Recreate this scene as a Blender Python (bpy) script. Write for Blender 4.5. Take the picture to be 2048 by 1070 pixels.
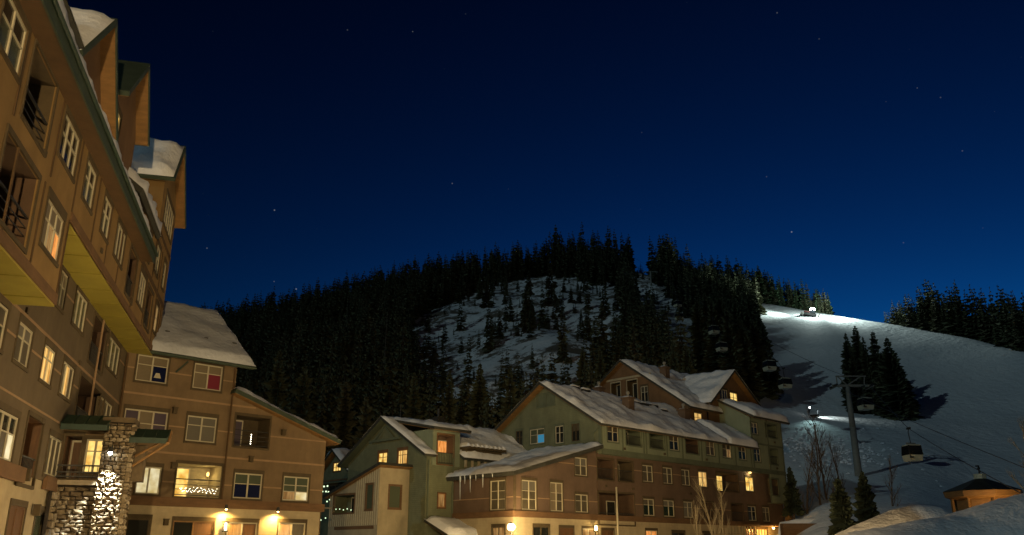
import bpy, math, random
import numpy as np
from mathutils import Vector, noise

# ------------------------------------------------------------------ scene, camera, sky, moon
for o in list(bpy.data.objects):
    bpy.data.objects.remove(o)
SC = bpy.context.scene
COL = SC.collection
FPX = 1706.67                      # focal length in photo pixels (2048 wide)
PITCH = math.radians(18.56)
EYE = 1.7
cam_d = bpy.data.cameras.new('camera'); cam = bpy.data.objects.new('camera', cam_d); COL.objects.link(cam)
cam_d.sensor_width = 36.0; cam_d.lens = 36.0 * FPX / 2048.0; cam_d.clip_start = 0.1; cam_d.clip_end = 6000
cam.location = (0, 0, EYE); cam.rotation_euler = (math.pi / 2 + PITCH, 0, 0)
SC.camera = cam
SC.view_settings.view_transform = 'Standard'; SC.view_settings.look = 'None'
SC.view_settings.exposure = 0.0; SC.view_settings.gamma = 1.0; SC.view_settings.use_curve_mapping = False
SC.cycles.use_denoising = True
SC.cycles.max_bounces = 5; SC.cycles.diffuse_bounces = 3; SC.cycles.glossy_bounces = 2
SC.cycles.sample_clamp_indirect = 3.0
SC.cycles.use_light_tree = True

MOON_DIR = Vector((0.72, 0.64, -0.31)).normalized()     # direction moonlight travels
w = bpy.data.worlds.new('World'); SC.world = w; w.use_nodes = True
nt = w.node_tree; N = nt.nodes; LK = nt.links
bg = N['Background']
sky = N.new('ShaderNodeTexSky'); sky.sky_type = 'NISHITA'; sky.sun_disc = False
sky.sun_elevation = math.radians(-2.5); sky.sun_rotation = math.radians(25)
sky.altitude = 2800; sky.air_density = 1.0; sky.dust_density = 0.2; sky.ozone_density = 3.0
SKY_STRENGTH = 0.11
mix = N.new('ShaderNodeMix'); mix.data_type = 'RGBA'; mix.blend_type = 'MULTIPLY'; mix.inputs[0].default_value = 1.0
gam = N.new('ShaderNodeGamma'); gam.inputs['Gamma'].default_value = 2.5      # deepens the zenith the way the long exposure does
LK.new(sky.outputs[0], gam.inputs['Color']); LK.new(gam.outputs[0], mix.inputs[6]); mix.inputs[7].default_value = (7.0, 51.0, 15.0, 1)
# a few stars
tc = N.new('ShaderNodeTexCoord')
vor = N.new('ShaderNodeTexVoronoi'); vor.inputs['Scale'].default_value = 45.0
LK.new(tc.outputs['Generated'], vor.inputs['Vector'])
mr = N.new('ShaderNodeMapRange'); mr.inputs['From Min'].default_value = 0.0; mr.inputs['From Max'].default_value = 0.05
mr.inputs['To Min'].default_value = 1.0; mr.inputs['To Max'].default_value = 0.0
LK.new(vor.outputs['Distance'], mr.inputs['Value'])
sep = N.new('ShaderNodeSeparateColor'); LK.new(vor.outputs['Color'], sep.inputs[0])
pw = N.new('ShaderNodeMath'); pw.operation = 'POWER'; LK.new(sep.outputs[0], pw.inputs[0]); pw.inputs[1].default_value = 6.0
mul = N.new('ShaderNodeMath'); mul.operation = 'MULTIPLY'; LK.new(mr.outputs[0], mul.inputs[0]); LK.new(pw.outputs[0], mul.inputs[1])
mul2 = N.new('ShaderNodeMath'); mul2.operation = 'MULTIPLY'; LK.new(mul.outputs[0], mul2.inputs[0]); mul2.inputs[1].default_value = 2.3
star = N.new('ShaderNodeMix'); star.data_type = 'RGBA'; star.blend_type = 'ADD'; star.inputs[0].default_value = 1.0
LK.new(mix.outputs[2], star.inputs[6]); LK.new(mul2.outputs[0], star.inputs[7])
LK.new(star.outputs[2], bg.inputs['Color']); bg.inputs['Strength'].default_value = SKY_STRENGTH

sun_d = bpy.data.lights.new('moon', 'SUN'); sun_d.energy = 0.235; sun_d.angle = math.radians(0.5); sun_d.color = (0.62, 0.93, 1.0)
sun = bpy.data.objects.new('moon', sun_d); COL.objects.link(sun)
sun.rotation_euler = MOON_DIR.to_track_quat('-Z', 'Y').to_euler()

WARM = (1.0, 0.66, 0.24)

# ------------------------------------------------------------------ pixel geometry
def ray(x, y):
    u = (x - 1024) / FPX; v = (535 - y) / FPX
    return np.array([u, math.cos(PITCH) - v * math.sin(PITCH), math.sin(PITCH) + v * math.cos(PITCH)])
def at_y(x, y, Y):
    d = ray(x, y); return np.array([0, 0, EYE]) + d * (Y / d[1])
def proj(p):
    q0, q1, q2 = p[0], p[1], p[2] - EYE
    f = q1 * math.cos(PITCH) + q2 * math.sin(PITCH); u = -q1 * math.sin(PITCH) + q2 * math.cos(PITCH)
    if f < 0.1: return (-9999, -9999)
    return (1024 + FPX * q0 / f, 535 - FPX * u / f)

# ------------------------------------------------------------------ materials
MATS = {}
def principled(name, col, rough=0.8, metal=0.0, spec=0.3):
    m = bpy.data.materials.new(name); m.use_nodes = True; MATS[name] = m
    b = m.node_tree.nodes['Principled BSDF']
    b.inputs['Base Color'].default_value = (*col, 1); b.inputs['Roughness'].default_value = rough
    b.inputs['Metallic'].default_value = metal; b.inputs['Specular IOR Level'].default_value = spec
    return m
def noisy(name, col, var=0.25, scale=1.5, rough=0.85, bump=0.15, bscale=18.0, stretch=(1, 1, 1), spec=0.25, col2=None, dist=0.02):
    m = principled(name, col, rough, 0, spec); t = m.node_tree; b = t.nodes['Principled BSDF']
    c = t.nodes.new('ShaderNodeTexCoord'); mp = t.nodes.new('ShaderNodeMapping'); mp.inputs['Scale'].default_value = stretch
    t.links.new(c.outputs['Object'], mp.inputs['Vector'])
    n1 = t.nodes.new('ShaderNodeTexNoise'); n1.inputs['Scale'].default_value = scale; n1.inputs['Detail'].default_value = 6; n1.inputs['Roughness'].default_value = 0.65
    t.links.new(mp.outputs[0], n1.inputs['Vector'])
    r = t.nodes.new('ShaderNodeValToRGB'); r.color_ramp.elements[0].position = 0.3; r.color_ramp.elements[1].position = 0.7
    lo = tuple(v * (1 - var) for v in col); hi = col2 if col2 else tuple(min(1, v * (1 + var)) for v in col)
    r.color_ramp.elements[0].color = (*lo, 1); r.color_ramp.elements[1].color = (*hi, 1)
    t.links.new(n1.outputs['Fac'], r.inputs['Fac']); t.links.new(r.outputs[0], b.inputs['Base Color'])
    if name.startswith(('stucco', 'gable', 'green_', 'cream', 'soffit_y', 'belt')):
        mp2 = t.nodes.new('ShaderNodeMapping'); mp2.inputs['Scale'].default_value = (1.1, 1.1, 0.35); t.links.new(c.outputs['Object'], mp2.inputs['Vector'])
        n3 = t.nodes.new('ShaderNodeTexNoise'); n3.inputs['Scale'].default_value = 1.0; n3.inputs['Detail'].default_value = 5; n3.inputs['Roughness'].default_value = 0.7; t.links.new(mp2.outputs[0], n3.inputs['Vector'])
        mr_ = t.nodes.new('ShaderNodeMapRange'); mr_.inputs['From Min'].default_value = 0.3; mr_.inputs['From Max'].default_value = 0.7; mr_.inputs['To Min'].default_value = 0.86; mr_.inputs['To Max'].default_value = 1.08; t.links.new(n3.outputs['Fac'], mr_.inputs['Value'])
        mx_ = t.nodes.new('ShaderNodeMix'); mx_.data_type = 'RGBA'; mx_.blend_type = 'MULTIPLY'; mx_.inputs[0].default_value = 1.0; t.links.new(r.outputs[0], mx_.inputs[6]); t.links.new(mr_.outputs[0], mx_.inputs[7]); t.links.new(mx_.outputs[2], b.inputs['Base Color'])
    if bump:
        n2 = t.nodes.new('ShaderNodeTexNoise'); n2.inputs['Scale'].default_value = bscale; n2.inputs['Detail'].default_value = 4
        t.links.new(mp.outputs[0], n2.inputs['Vector'])
        bp = t.nodes.new('ShaderNodeBump'); bp.inputs['Strength'].default_value = bump; bp.inputs['Distance'].default_value = dist
        t.links.new(n2.outputs['Fac'], bp.inputs['Height']); t.links.new(bp.outputs[0], b.inputs['Normal'])
    return m
def siding(name, col, pitch=0.18, vertical=False, var=0.15):
    """painted boards: relief from a saw wave in object space"""
    m = noisy(name, col, var, 1.2, 0.75, 0)
    t = m.node_tree; b = t.nodes['Principled BSDF']
    c = t.nodes.new('ShaderNodeTexCoord'); s = t.nodes.new('ShaderNodeSeparateXYZ'); t.links.new(c.outputs['Object'], s.inputs[0])
    if vertical:
        ad = t.nodes.new('ShaderNodeMath'); ad.operation = 'ADD'; t.links.new(s.outputs['X'], ad.inputs[0]); t.links.new(s.outputs['Y'], ad.inputs[1]); src = ad.outputs[0]
    else: src = s.outputs['Z']
    d = t.nodes.new('ShaderNodeMath'); d.operation = 'DIVIDE'; t.links.new(src, d.inputs[0]); d.inputs[1].default_value = pitch
    f = t.nodes.new('ShaderNodeMath'); f.operation = 'FRACT'; t.links.new(d.outputs[0], f.inputs[0])
    bp = t.nodes.new('ShaderNodeBump'); bp.inputs['Strength'].default_value = 0.6; bp.inputs['Distance'].default_value = 0.03
    t.links.new(f.outputs[0], bp.inputs['Height']); t.links.new(bp.outputs[0], b.inputs['Normal'])
    return m
def emit(name, col, strength, col2=None, scale=4.0, stretch=(1, 1, 1), lo=0.35, hi=0.65):
    m = bpy.data.materials.new(name); m.use_nodes = True; MATS[name] = m; t = m.node_tree
    b = t.nodes['Principled BSDF']; b.inputs['Base Color'].default_value = (*[v * 0.3 for v in col], 1); b.inputs['Roughness'].default_value = 0.25
    b.inputs['Emission Strength'].default_value = strength
    if col2 is None:
        b.inputs['Emission Color'].default_value = (*col, 1)
    else:
        c = t.nodes.new('ShaderNodeTexCoord'); mp = t.nodes.new('ShaderNodeMapping'); mp.inputs['Scale'].default_value = stretch
        t.links.new(c.outputs['Object'], mp.inputs[0])
        n = t.nodes.new('ShaderNodeTexNoise'); n.inputs['Scale'].default_value = scale; n.inputs['Detail'].default_value = 3
        t.links.new(mp.outputs[0], n.inputs['Vector'])
        r = t.nodes.new('ShaderNodeValToRGB'); r.color_ramp.elements[0].position = lo; r.color_ramp.elements[1].position = hi
        r.color_ramp.elements[0].color = (*col2, 1); r.color_ramp.elements[1].color = (*col, 1)
        t.links.new(n.outputs['Fac'], r.inputs['Fac']); t.links.new(r.outputs[0], b.inputs['Emission Color'])
    return m

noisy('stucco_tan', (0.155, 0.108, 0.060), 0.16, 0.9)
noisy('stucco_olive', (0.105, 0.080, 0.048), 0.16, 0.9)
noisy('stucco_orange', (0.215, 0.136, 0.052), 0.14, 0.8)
noisy('stucco_brown', (0.118, 0.080, 0.056), 0.15, 0.9)
noisy('gable_brown', (0.15, 0.088, 0.045), 0.16, 0.9)
noisy('recess_shade_brown', (0.075, 0.046, 0.028), 0.2, 1.5)  # darkened gable brown: shade inside the balcony recesses put into the colour
noisy('stripe', (0.27, 0.18, 0.105), 0.12, 2)
siding('cream_siding', (0.36, 0.30, 0.19), 0.2)
noisy('cream_board', (0.33, 0.285, 0.19), 0.12, 1.5)
noisy('belt_brown', (0.13, 0.075, 0.038), 0.2, 1.2, stretch=(1, 1, 4))
noisy('trim_dark', (0.07, 0.052, 0.028), 0.2, 2)
noisy('seam', (0.08, 0.048, 0.022), 0.2, 2)
noisy('frame_cream', (0.42, 0.39, 0.29), 0.1, 3, 0.6)
noisy('frame_orange', (0.33, 0.16, 0.06), 0.15, 3, 0.6)
siding('green_siding', (0.132, 0.146, 0.090), 0.16)
noisy('green_panel', (0.185, 0.218, 0.152), 0.1, 1.0)
noisy('green_trim', (0.098, 0.118, 0.08), 0.12, 1.5)
noisy('green_roof_metal', (0.022, 0.042, 0.032), 0.2, 1.5, 0.5, 0.05)
noisy('roof_dark', (0.035, 0.036, 0.03), 0.3, 2.5, 0.7)
noisy('fascia_green', (0.040, 0.058, 0.042), 0.2, 2, 0.6, 0.05)
noisy('wood_soffit', (0.20, 0.112, 0.042), 0.25, 1.2, 0.6, 0.1, 20, (1, 1, 6))
noisy('soffit_yellow', (0.31, 0.265, 0.045), 0.1, 0.5, 0.55, 0.0)
noisy('joint_yellow', (0.22, 0.185, 0.028), 0.1, 1.0)
noisy('wood_door', (0.10, 0.05, 0.022), 0.25, 2, 0.5, 0.1, 20, (6, 6, 1))
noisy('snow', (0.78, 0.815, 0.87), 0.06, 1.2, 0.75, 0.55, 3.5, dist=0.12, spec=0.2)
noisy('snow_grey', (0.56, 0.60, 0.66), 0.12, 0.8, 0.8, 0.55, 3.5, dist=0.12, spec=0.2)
noisy('snow_fine', (0.86, 0.86, 0.87), 0.08, 3, 0.7, 0.7, 6, dist=0.08, spec=0.2)
noisy('stone_a', (0.17, 0.135, 0.085), 0.3, 3.5, 0.85, 0.4, 12)
noisy('stone_b', (0.10, 0.075, 0.045), 0.3, 3.5, 0.85, 0.4, 12)
noisy('stone_c', (0.25, 0.21, 0.145), 0.25, 3.5, 0.85, 0.4, 12)
noisy('mortar', (0.025, 0.02, 0.015), 0.3, 6)
noisy('rail_metal', (0.03, 0.03, 0.028), 0.2, 4, 0.45)
noisy('grey_steel', (0.21, 0.205, 0.18), 0.15, 3, 0.55)
noisy('cabin_cream', (0.50, 0.48, 0.35), 0.08, 3, 0.4)
principled('cabin_glass', (0.012, 0.014, 0.016), 0.08, 0, 0.5)
principled('glass_dark', (0.018, 0.019, 0.017), 0.06, 0, 0.5)
principled('glass_green', (0.07, 0.085, 0.058), 0.15, 0, 0.5)
noisy('blind', (0.16, 0.13, 0.085), 0.08, 6, 0.4, 0, stretch=(1, 1, 8))
noisy('blind_grey', (0.12, 0.112, 0.09), 0.08, 6, 0.4, 0, stretch=(1, 1, 8))
noisy('curtain_dark', (0.07, 0.06, 0.04), 0.4, 5, 0.35, 0, stretch=(4, 4, 0.3))
principled('blind_violet', (0.07, 0.055, 0.075), 0.3)
principled('blind_red', (0.16, 0.025, 0.04), 0.3)
principled('night_blue', (0.008, 0.011, 0.04), 0.15)
emit('lit_curtain', (1.0, 0.68, 0.22), 0.95, (0.42, 0.16, 0.025), 5.0, (2.2, 2.2, 0.18), 0.38, 0.62)
emit('lit_room', (1.0, 0.72, 0.22), 1.2, (0.55, 0.28, 0.04), 2.0)
emit('lit_orange', (1.0, 0.42, 0.11), 0.95, (0.45, 0.13, 0.02), 4.0, (2, 2, 0.4))
emit('lit_dim', (0.55, 0.33, 0.12), 0.55, (0.12, 0.06, 0.02), 3.0, (2, 2, 0.4))
emit('lit_pale', (0.95, 0.86, 0.55), 0.75, (0.6, 0.45, 0.16), 2.0)
emit('lit_tv', (0.06, 0.36, 0.62), 0.4)
emit('bulb_warm', (1.0, 0.66, 0.25), 22)
emit('bulb_white', (0.95, 1.0, 0.95), 40)
emit('bulb_small', (1.0, 0.93, 0.72), 6)
emit('bulb_green', (0.75, 1.0, 0.6), 1.6)
emit('lamp_soft', (1.0, 0.55, 0.16), 3)
noisy('bark', (0.075, 0.055, 0.038), 0.3, 6, 0.9, 0.3, 20, (1, 1, 0.3))
noisy('aspen_bark', (0.24, 0.20, 0.13), 0.25, 5, 0.8, 0.2)
noisy('needle_dark', (0.095, 0.105, 0.060), 0.55, 0.35, 0.8, 0, spec=0.15)
noisy('needle_deep', (0.034, 0.042, 0.024), 0.4, 0.5, 0.8, 0, spec=0.15)
noisy('needle_mid', (0.12, 0.12, 0.07), 0.5, 0.35, 0.8, 0, spec=0.15)
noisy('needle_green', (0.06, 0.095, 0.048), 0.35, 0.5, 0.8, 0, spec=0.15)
noisy('soffit_shaded', (0.085, 0.050, 0.022), 0.2, 1.5)  # darker soffit for the lodge eave; its shade is put into the colour
noisy('snag_wood', (0.09, 0.08, 0.065), 0.3, 3, 0.9, 0)
noisy('machine_red', (0.05, 0.012, 0.01), 0.1, 3, 0.4, 0)
noisy('rubber', (0.02, 0.02, 0.02), 0.2, 4, 0.7, 0)
noisy('cloth_dark', (0.02, 0.022, 0.026), 0.3, 4, 0.9, 0.2)
principled('skin', (0.42, 0.26, 0.18), 0.6)
principled('icicle', (0.55, 0.60, 0.62), 0.15, 0, 0.6)
noisy('paving', (0.30, 0.28, 0.26), 0.3, 0.6, 0.8, 0.3)
# hillside: snow with brown rock showing on the steep broken ground
def hill_material():
    m = principled('hill_snow', (0.8, 0.81, 0.84), 0.75, 0, 0.2); t = m.node_tree; b = t.nodes['Principled BSDF']
    c = t.nodes.new('ShaderNodeTexCoord'); sp = t.nodes.new('ShaderNodeSeparateXYZ'); t.links.new(c.outputs['Object'], sp.inputs[0])
    n = t.nodes.new('ShaderNodeTexNoise'); n.inputs['Scale'].default_value = 0.10; n.inputs['Detail'].default_value = 10; n.inputs['Roughness'].default_value = 0.75
    t.links.new(c.outputs['Object'], n.inputs['Vector'])
    r = t.nodes.new('ShaderNodeMapRange'); r.inputs['From Min'].default_value = 0.455; r.inputs['From Max'].default_value = 0.505; t.links.new(n.outputs['Fac'], r.inputs['Value'])
    dv = t.nodes.new('ShaderNodeMath'); dv.operation = 'DIVIDE'; t.links.new(sp.outputs['X'], dv.inputs[0]); t.links.new(sp.outputs['Y'], dv.inputs[1])
    run = t.nodes.new('ShaderNodeMapRange'); run.inputs['From Min'].default_value = 0.17; run.inputs['From Max'].default_value = 0.23; t.links.new(dv.outputs[0], run.inputs['Value'])   # rocky hill west of the groomed run
    mxm = t.nodes.new('ShaderNodeMath'); mxm.operation = 'MAXIMUM'; t.links.new(r.outputs[0], mxm.inputs[0]); t.links.new(run.outputs[0], mxm.inputs[1])
    mx = t.nodes.new('ShaderNodeMix'); mx.data_type = 'RGBA'; t.links.new(mxm.outputs[0], mx.inputs[0])
    mx.inputs[6].default_value = (0.16, 0.135, 0.105, 1); mx.inputs[7].default_value = (0.86, 0.87, 0.89, 1)
    t.links.new(mx.outputs[2], b.inputs['Base Color'])
    n2 = t.nodes.new('ShaderNodeTexNoise'); n2.inputs['Scale'].default_value = 0.5; n2.inputs['Detail'].default_value = 8; n2.inputs['Roughness'].default_value = 0.6; t.links.new(c.outputs['Object'], n2.inputs['Vector'])
    mp = t.nodes.new('ShaderNodeMapping'); mp.inputs['Scale'].default_value = (0.8, 0.13, 0.13); mp.inputs['Rotation'].default_value = (0, 0, 0.35); t.links.new(c.outputs['Object'], mp.inputs[0])
    n4 = t.nodes.new('ShaderNodeTexNoise'); n4.inputs['Scale'].default_value = 0.6; n4.inputs['Detail'].default_value = 6; t.links.new(mp.outputs[0], n4.inputs['Vector'])
    ad = t.nodes.new('ShaderNodeMath'); ad.operation = 'MULTIPLY_ADD'; t.links.new(n4.outputs['Fac'], ad.inputs[0]); ad.inputs[1].default_value = 0.32; t.links.new(n2.outputs['Fac'], ad.inputs[2])
    bp = t.nodes.new('ShaderNodeBump'); bp.inputs['Strength'].default_value = 0.6; bp.inputs['Distance'].default_value = 0.8
    t.links.new(ad.outputs[0], bp.inputs['Height']); t.links.new(bp.outputs[0], b.inputs['Normal'])
hill_material()

# ------------------------------------------------------------------ object helpers
class MB:
    def __init__(s): s.v = []; s.f = []
    def quad(s, *p):
        i = len(s.v); s.v += [tuple(q) for q in p]; s.f.append(tuple(range(i, i + len(p)))); return s
    def hexa(s, p):          # 8 points: bottom ring 0-3, top ring 4-7
        i = len(s.v); s.v += [tuple(q) for q in p]
        s.f += [(i+3, i+2, i+1, i), (i+4, i+5, i+6, i+7), (i, i+1, i+5, i+4), (i+1, i+2, i+6, i+5), (i+2, i+3, i+7, i+6), (i+3, i, i+4, i+7)]
        return s
    def box(s, x0, x1, y0, y1, z0, z1):
        return s.hexa([(x0, y0, z0), (x1, y0, z0), (x1, y1, z0), (x0, y1, z0), (x0, y0, z1), (x1, y0, z1), (x1, y1, z1), (x0, y1, z1)])
    def tube(s, a, b, r0, r1=None, n=8):
        a = Vector(a); b = Vector(b); r1 = r0 if r1 is None else r1
        d = (b - a).normalized(); u = d.orthogonal().normalized(); v = d.cross(u); i = len(s.v)
        for p, r in ((a, r0), (b, r1)):
            for k in range(n):
                t = 2 * math.pi * k / n; s.v.append(tuple(p + u * (r * math.cos(t)) + v * (r * math.sin(t))))
        for k in range(n): s.f.append((i + k, i + (k + 1) % n, i + n + (k + 1) % n, i + n + k))
        s.f.append(tuple(i + k for k in range(n))[::-1]); s.f.append(tuple(i + n + k for k in range(n)))
        return s
    def ball(s, c, r, n=8, sz=1.0):
        i = len(s.v); m = n // 2
        for a in range(m + 1):
            th = math.pi * a / m
            for k in range(n):
                ph = 2 * math.pi * k / n
                s.v.append((c[0] + r * math.sin(th) * math.cos(ph), c[1] + r * math.sin(th) * math.sin(ph), c[2] + r * sz * math.cos(th)))
        for a in range(m):
            for k in range(n): s.f.append((i + a*n + k, i + a*n + (k+1) % n, i + (a+1)*n + (k+1) % n, i + (a+1)*n + k))
        return s
    def build(s, name, mat, parent=None, smooth=False):
        me = bpy.data.meshes.new(name); me.from_pydata(s.v, [], s.f)
        me.materials.append(MATS[mat])
        if smooth: me.shade_smooth()
        o = bpy.data.objects.new(name, me); COL.objects.link(o)
        if parent is not None: o.parent = parent
        return o
def tag(o, label=None, cat=None, group=None, kind=None):
    if label: o['label'] = label
    if cat: o['category'] = cat
    if group: o['group'] = group
    if kind: o['kind'] = kind
    return o
def empty(name, loc=(0, 0, 0), rz=0, label=None, cat=None, group=None):
    o = bpy.data.objects.new(name, None); COL.objects.link(o); o.location = loc; o.rotation_euler = (0, 0, rz); o.empty_display_size = 0.3
    return tag(o, label, cat, group)
def lamp(parent, loc, power, col=WARM, radius=0.1, spot=None, aim=(0, 0, -1), blend=0.6):
    d = bpy.data.lights.new('light', 'SPOT' if spot else 'POINT'); d.energy = power; d.color = col; d.shadow_soft_size = radius
    o = bpy.data.objects.new('light', d); COL.objects.link(o); o.parent = parent; o.location = loc
    if spot:
        d.spot_size = math.radians(spot); d.spot_blend = blend; o.rotation_euler = Vector(aim).to_track_quat('-Z', 'Y').to_euler()
    return o

class Frame:
    """a building's own axes: x runs along its front, y into the building"""
    def __init__(s, o, az, name, label, cat='building'):
        s.o = np.array(o[:2], float); a = math.radians(az)
        s.a = np.array([math.sin(a), math.cos(a)]); s.b = np.array([-s.a[1], s.a[0]])
        s.e = empty(name, (s.o[0], s.o[1], 0), math.atan2(s.a[1], s.a[0]), label, cat)
    def front(s, px, py, y=0):
        d = ray(px, py); t = ((s.o @ s.b) + y) / (d[:2] @ s.b); p = d * t
        return (float((p[:2] - s.o) @ s.a), float(p[2] + EYE))
    def side(s, px, py, x=0):
        d = ray(px, py); t = ((s.o @ s.a) + x) / (d[:2] @ s.a); p = d * t
        return (float((p[:2] - s.o) @ s.b), float(p[2] + EYE))
    def w(s, x, y, z=0):
        p = s.o + s.a * x + s.b * y; return (p[0], p[1], z)
def mapper(plane, c):
    return (lambda u, d, z: (u, c + d, z)) if plane == 'front' else (lambda u, d, z: (c + d, u, z))
def mbox(mb, m, u0, u1, d0, d1, z0, z1):
    return mb.hexa([m(u0, d0, z0), m(u1, d0, z0), m(u1, d1, z0), m(u0, d1, z0), m(u0, d0, z1), m(u1, d0, z1), m(u1, d1, z1), m(u0, d1, z1)])
def clip(poly, conv):
    out = poly; n = len(conv)
    for i in range(n):
        a, b = conv[i], conv[(i + 1) % n]; inp = out; out = []
        ins = lambda p: (b[0]-a[0]) * (p[1]-a[1]) - (b[1]-a[1]) * (p[0]-a[0]) >= -1e-7
        for k in range(len(inp)):
            p, q = inp[k - 1], inp[k]; ip, iq = ins(p), ins(q)
            if ip != iq:
                d1 = (b[0]-a[0]) * (p[1]-a[1]) - (b[1]-a[1]) * (p[0]-a[0]); d2 = (b[0]-a[0]) * (q[1]-a[1]) - (b[1]-a[1]) * (q[0]-a[0])
                t = d1 / (d1 - d2); out.append((p[0] + (q[0]-p[0]) * t, p[1] + (q[1]-p[1]) * t))
            if iq: out.append(q)
        if not out: return []
    return out
WR = random.Random(99)
class Wall:
    """outer skin of one wall: convex outline (u, z) counter-clockwise, with real openings"""
    def __init__(s, fr, plane, c, poly, mat, name='wall'):
        s.fr = fr; s.plane = plane; s.c = c; s.poly = poly; s.mat = mat; s.name = name; s.holes = []; s.m = mapper(plane, c)
    def px(s, p): return s.fr.front(p[0], p[1], s.c) if s.plane == 'front' else s.fr.side(p[0], p[1], s.c)
    def finish(s, reveal=0.14, mat_reveal=None):
        us = sorted({p[0] for p in s.poly} | {h[0] for h in s.holes} | {h[1] for h in s.holes})
        zs = sorted({p[1] for p in s.poly} | {h[2] for h in s.holes} | {h[3] for h in s.holes})
        mb = MB()
        for i in range(len(us) - 1):
            for j in range(len(zs) - 1):
                cu, cz = (us[i] + us[i+1]) / 2, (zs[j] + zs[j+1]) / 2
                if any(h[0] < cu < h[1] and h[2] < cz < h[3] for h in s.holes): continue
                pl = clip([(us[i], zs[j]), (us[i+1], zs[j]), (us[i+1], zs[j+1]), (us[i], zs[j+1])], s.poly)
                if len(pl) >= 3: mb.quad(*[s.m(u, 0, z) for u, z in pl])
        for u0, u1, z0, z1, dp in s.holes:
            m = s.m
            mb.quad(m(u0, 0, z0), m(u0, dp, z0), m(u0, dp, z1), m(u0, 0, z1)); mb.quad(m(u1, 0, z0), m(u1, dp, z0), m(u1, dp, z1), m(u1, 0, z1))
            mb.quad(m(u0, 0, z0), m(u1, 0, z0), m(u1, dp, z0), m(u0, dp, z0)); mb.quad(m(u0, 0, z1), m(u1, 0, z1), m(u1, dp, z1), m(u0, dp, z1))
        s.o = mb.build(s.name, s.mat, s.fr.e); return s.o
    # -------------------------------------------------- window with trim, frame and panes
    def window(s, u0, u1, z0, z1, pane='glass_dark', cols=2, rows=(0.36,), over=None, frame='frame_cream', trim='trim_dark', head=0.22, label=None, tw=0.09, fw=0.07):
        if u1 < u0: u0, u1 = u1, u0
        m = s.m; s.holes.append((u0, u1, z0, z1, 0.16)); P = s.fr.e
        t = MB()
        if head: mbox(t, m, u0 - tw, u1 + tw, -0.045, 0.01, z1, z1 + head)
        mbox(t, m, u0 - tw, u0, -0.035, 0.01, z0, z1); mbox(t, m, u1, u1 + tw, -0.035, 0.01, z0, z1)
        mbox(t, m, u0 - tw, u1 + tw, -0.06, 0.01, z0 - 0.12, z0)
        w_ = t.build('window', trim, P)
        if label: w_['label'] = label
        if over is None and pane in ('glass_dark', 'curtain_dark', 'glass_green') and rows:
            pick = WR.random(); alt = 'blind' if pick < .2 else 'blind_grey' if pick < .38 else 'curtain_dark' if pick < .7 else None
            if alt:
                over = {(k, len(rows)): alt for k in range(cols)}
                if pick < .12: over.update({(0, q): alt for q in range(len(rows))})
        f = MB(); d0, d1 = 0.015, 0.085
        mbox(f, m, u0, u0 + fw, d0, d1, z0, z1); mbox(f, m, u1 - fw, u1, d0, d1, z0, z1)
        mbox(f, m, u0 + fw, u1 - fw, d0, d1, z0, z0 + fw); mbox(f, m, u0 + fw, u1 - fw, d0, d1, z1 - fw, z1)
        W = (u1 - u0) / cols; H = z1 - z0
        for k in range(1, cols): mbox(f, m, u0 + W*k - fw*0.6, u0 + W*k + fw*0.6, d0, d1, z0 + fw, z1 - fw)
        zz = [z0] + sorted(z1 - H * r for r in rows) + [z1]
        for r in rows:
            for k in range(cols): mbox(f, m, u0 + W*k + fw*0.6, u0 + W*(k+1) - fw*0.6, d0 + 0.005, d1 - 0.005, z1 - H*r - 0.022, z1 - H*r + 0.022)
        f.build('frame', frame, w_)
        n = 0
        for j in range(len(zz) - 1):
            for k in range(cols):
                pm = pane
                if over and (k, j) in over: pm = over[(k, j)]
                g = MB(); mbox(g, m, u0 + W*k + 0.03, u0 + W*(k+1) - 0.03, 0.055, 0.072, zz[j] + 0.012, zz[j+1] - 0.012)
                g.build('pane', pm, w_); n += 1
        return w_
    def pwin(s, tl, br, z=None, **k):
        a = s.px(tl); b = s.px(br); z0, z1 = (b[1], a[1]) if z is None else z
        return s.window(a[0], b[0], z0, z1, **k)
    # -------------------------------------------------- recessed balcony
    def balcony(s, u0, u1, z0, z1, depth=1.5, inner='trim_dark', door='glass_dark', rail=True, trim='trim_dark', lit=None, rails=3, doorpos=0.5, solid=None, balusters=True):
        if u1 < u0: u0, u1 = u1, u0
        m = s.m; s.holes.append((u0, u1, z0, z1, 0.05)); e = 0.05
        b = MB()
        b.quad(m(u0, e, z0), m(u0, depth, z0), m(u0, depth, z1), m(u0, e, z1)); b.quad(m(u1, e, z0), m(u1, depth, z0), m(u1, depth, z1), m(u1, e, z1))
        b.quad(m(u0, e, z0), m(u1, e, z0), m(u1, depth, z0), m(u0, depth, z0)); b.quad(m(u0, e, z1), m(u1, e, z1), m(u1, depth, z1), m(u0, depth, z1))
        b.quad(m(u0, depth, z0), m(u1, depth, z0), m(u1, depth, z1), m(u0, depth, z1))
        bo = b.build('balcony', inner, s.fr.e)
        t = MB(); tw = 0.1
        mbox(t, m, u0 - tw, u1 + tw, -0.05, 0.02, z1, z1 + 0.16); mbox(t, m, u0 - tw, u0, -0.04, 0.02, z0 - 0.1, z1); mbox(t, m, u1, u1 + tw, -0.04, 0.02, z0 - 0.1, z1)
        mbox(t, m, u0, u1, -0.05, 0.02, z0 - 0.12, z0); t.build('surround', trim, bo)
        wd = min(1.1, (u1 - u0) * 0.55); uc = u0 + (u1 - u0) * doorpos; zt = min(z1 - 0.15, z0 + 2.0)
        f = MB(); D = depth - 0.06
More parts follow.
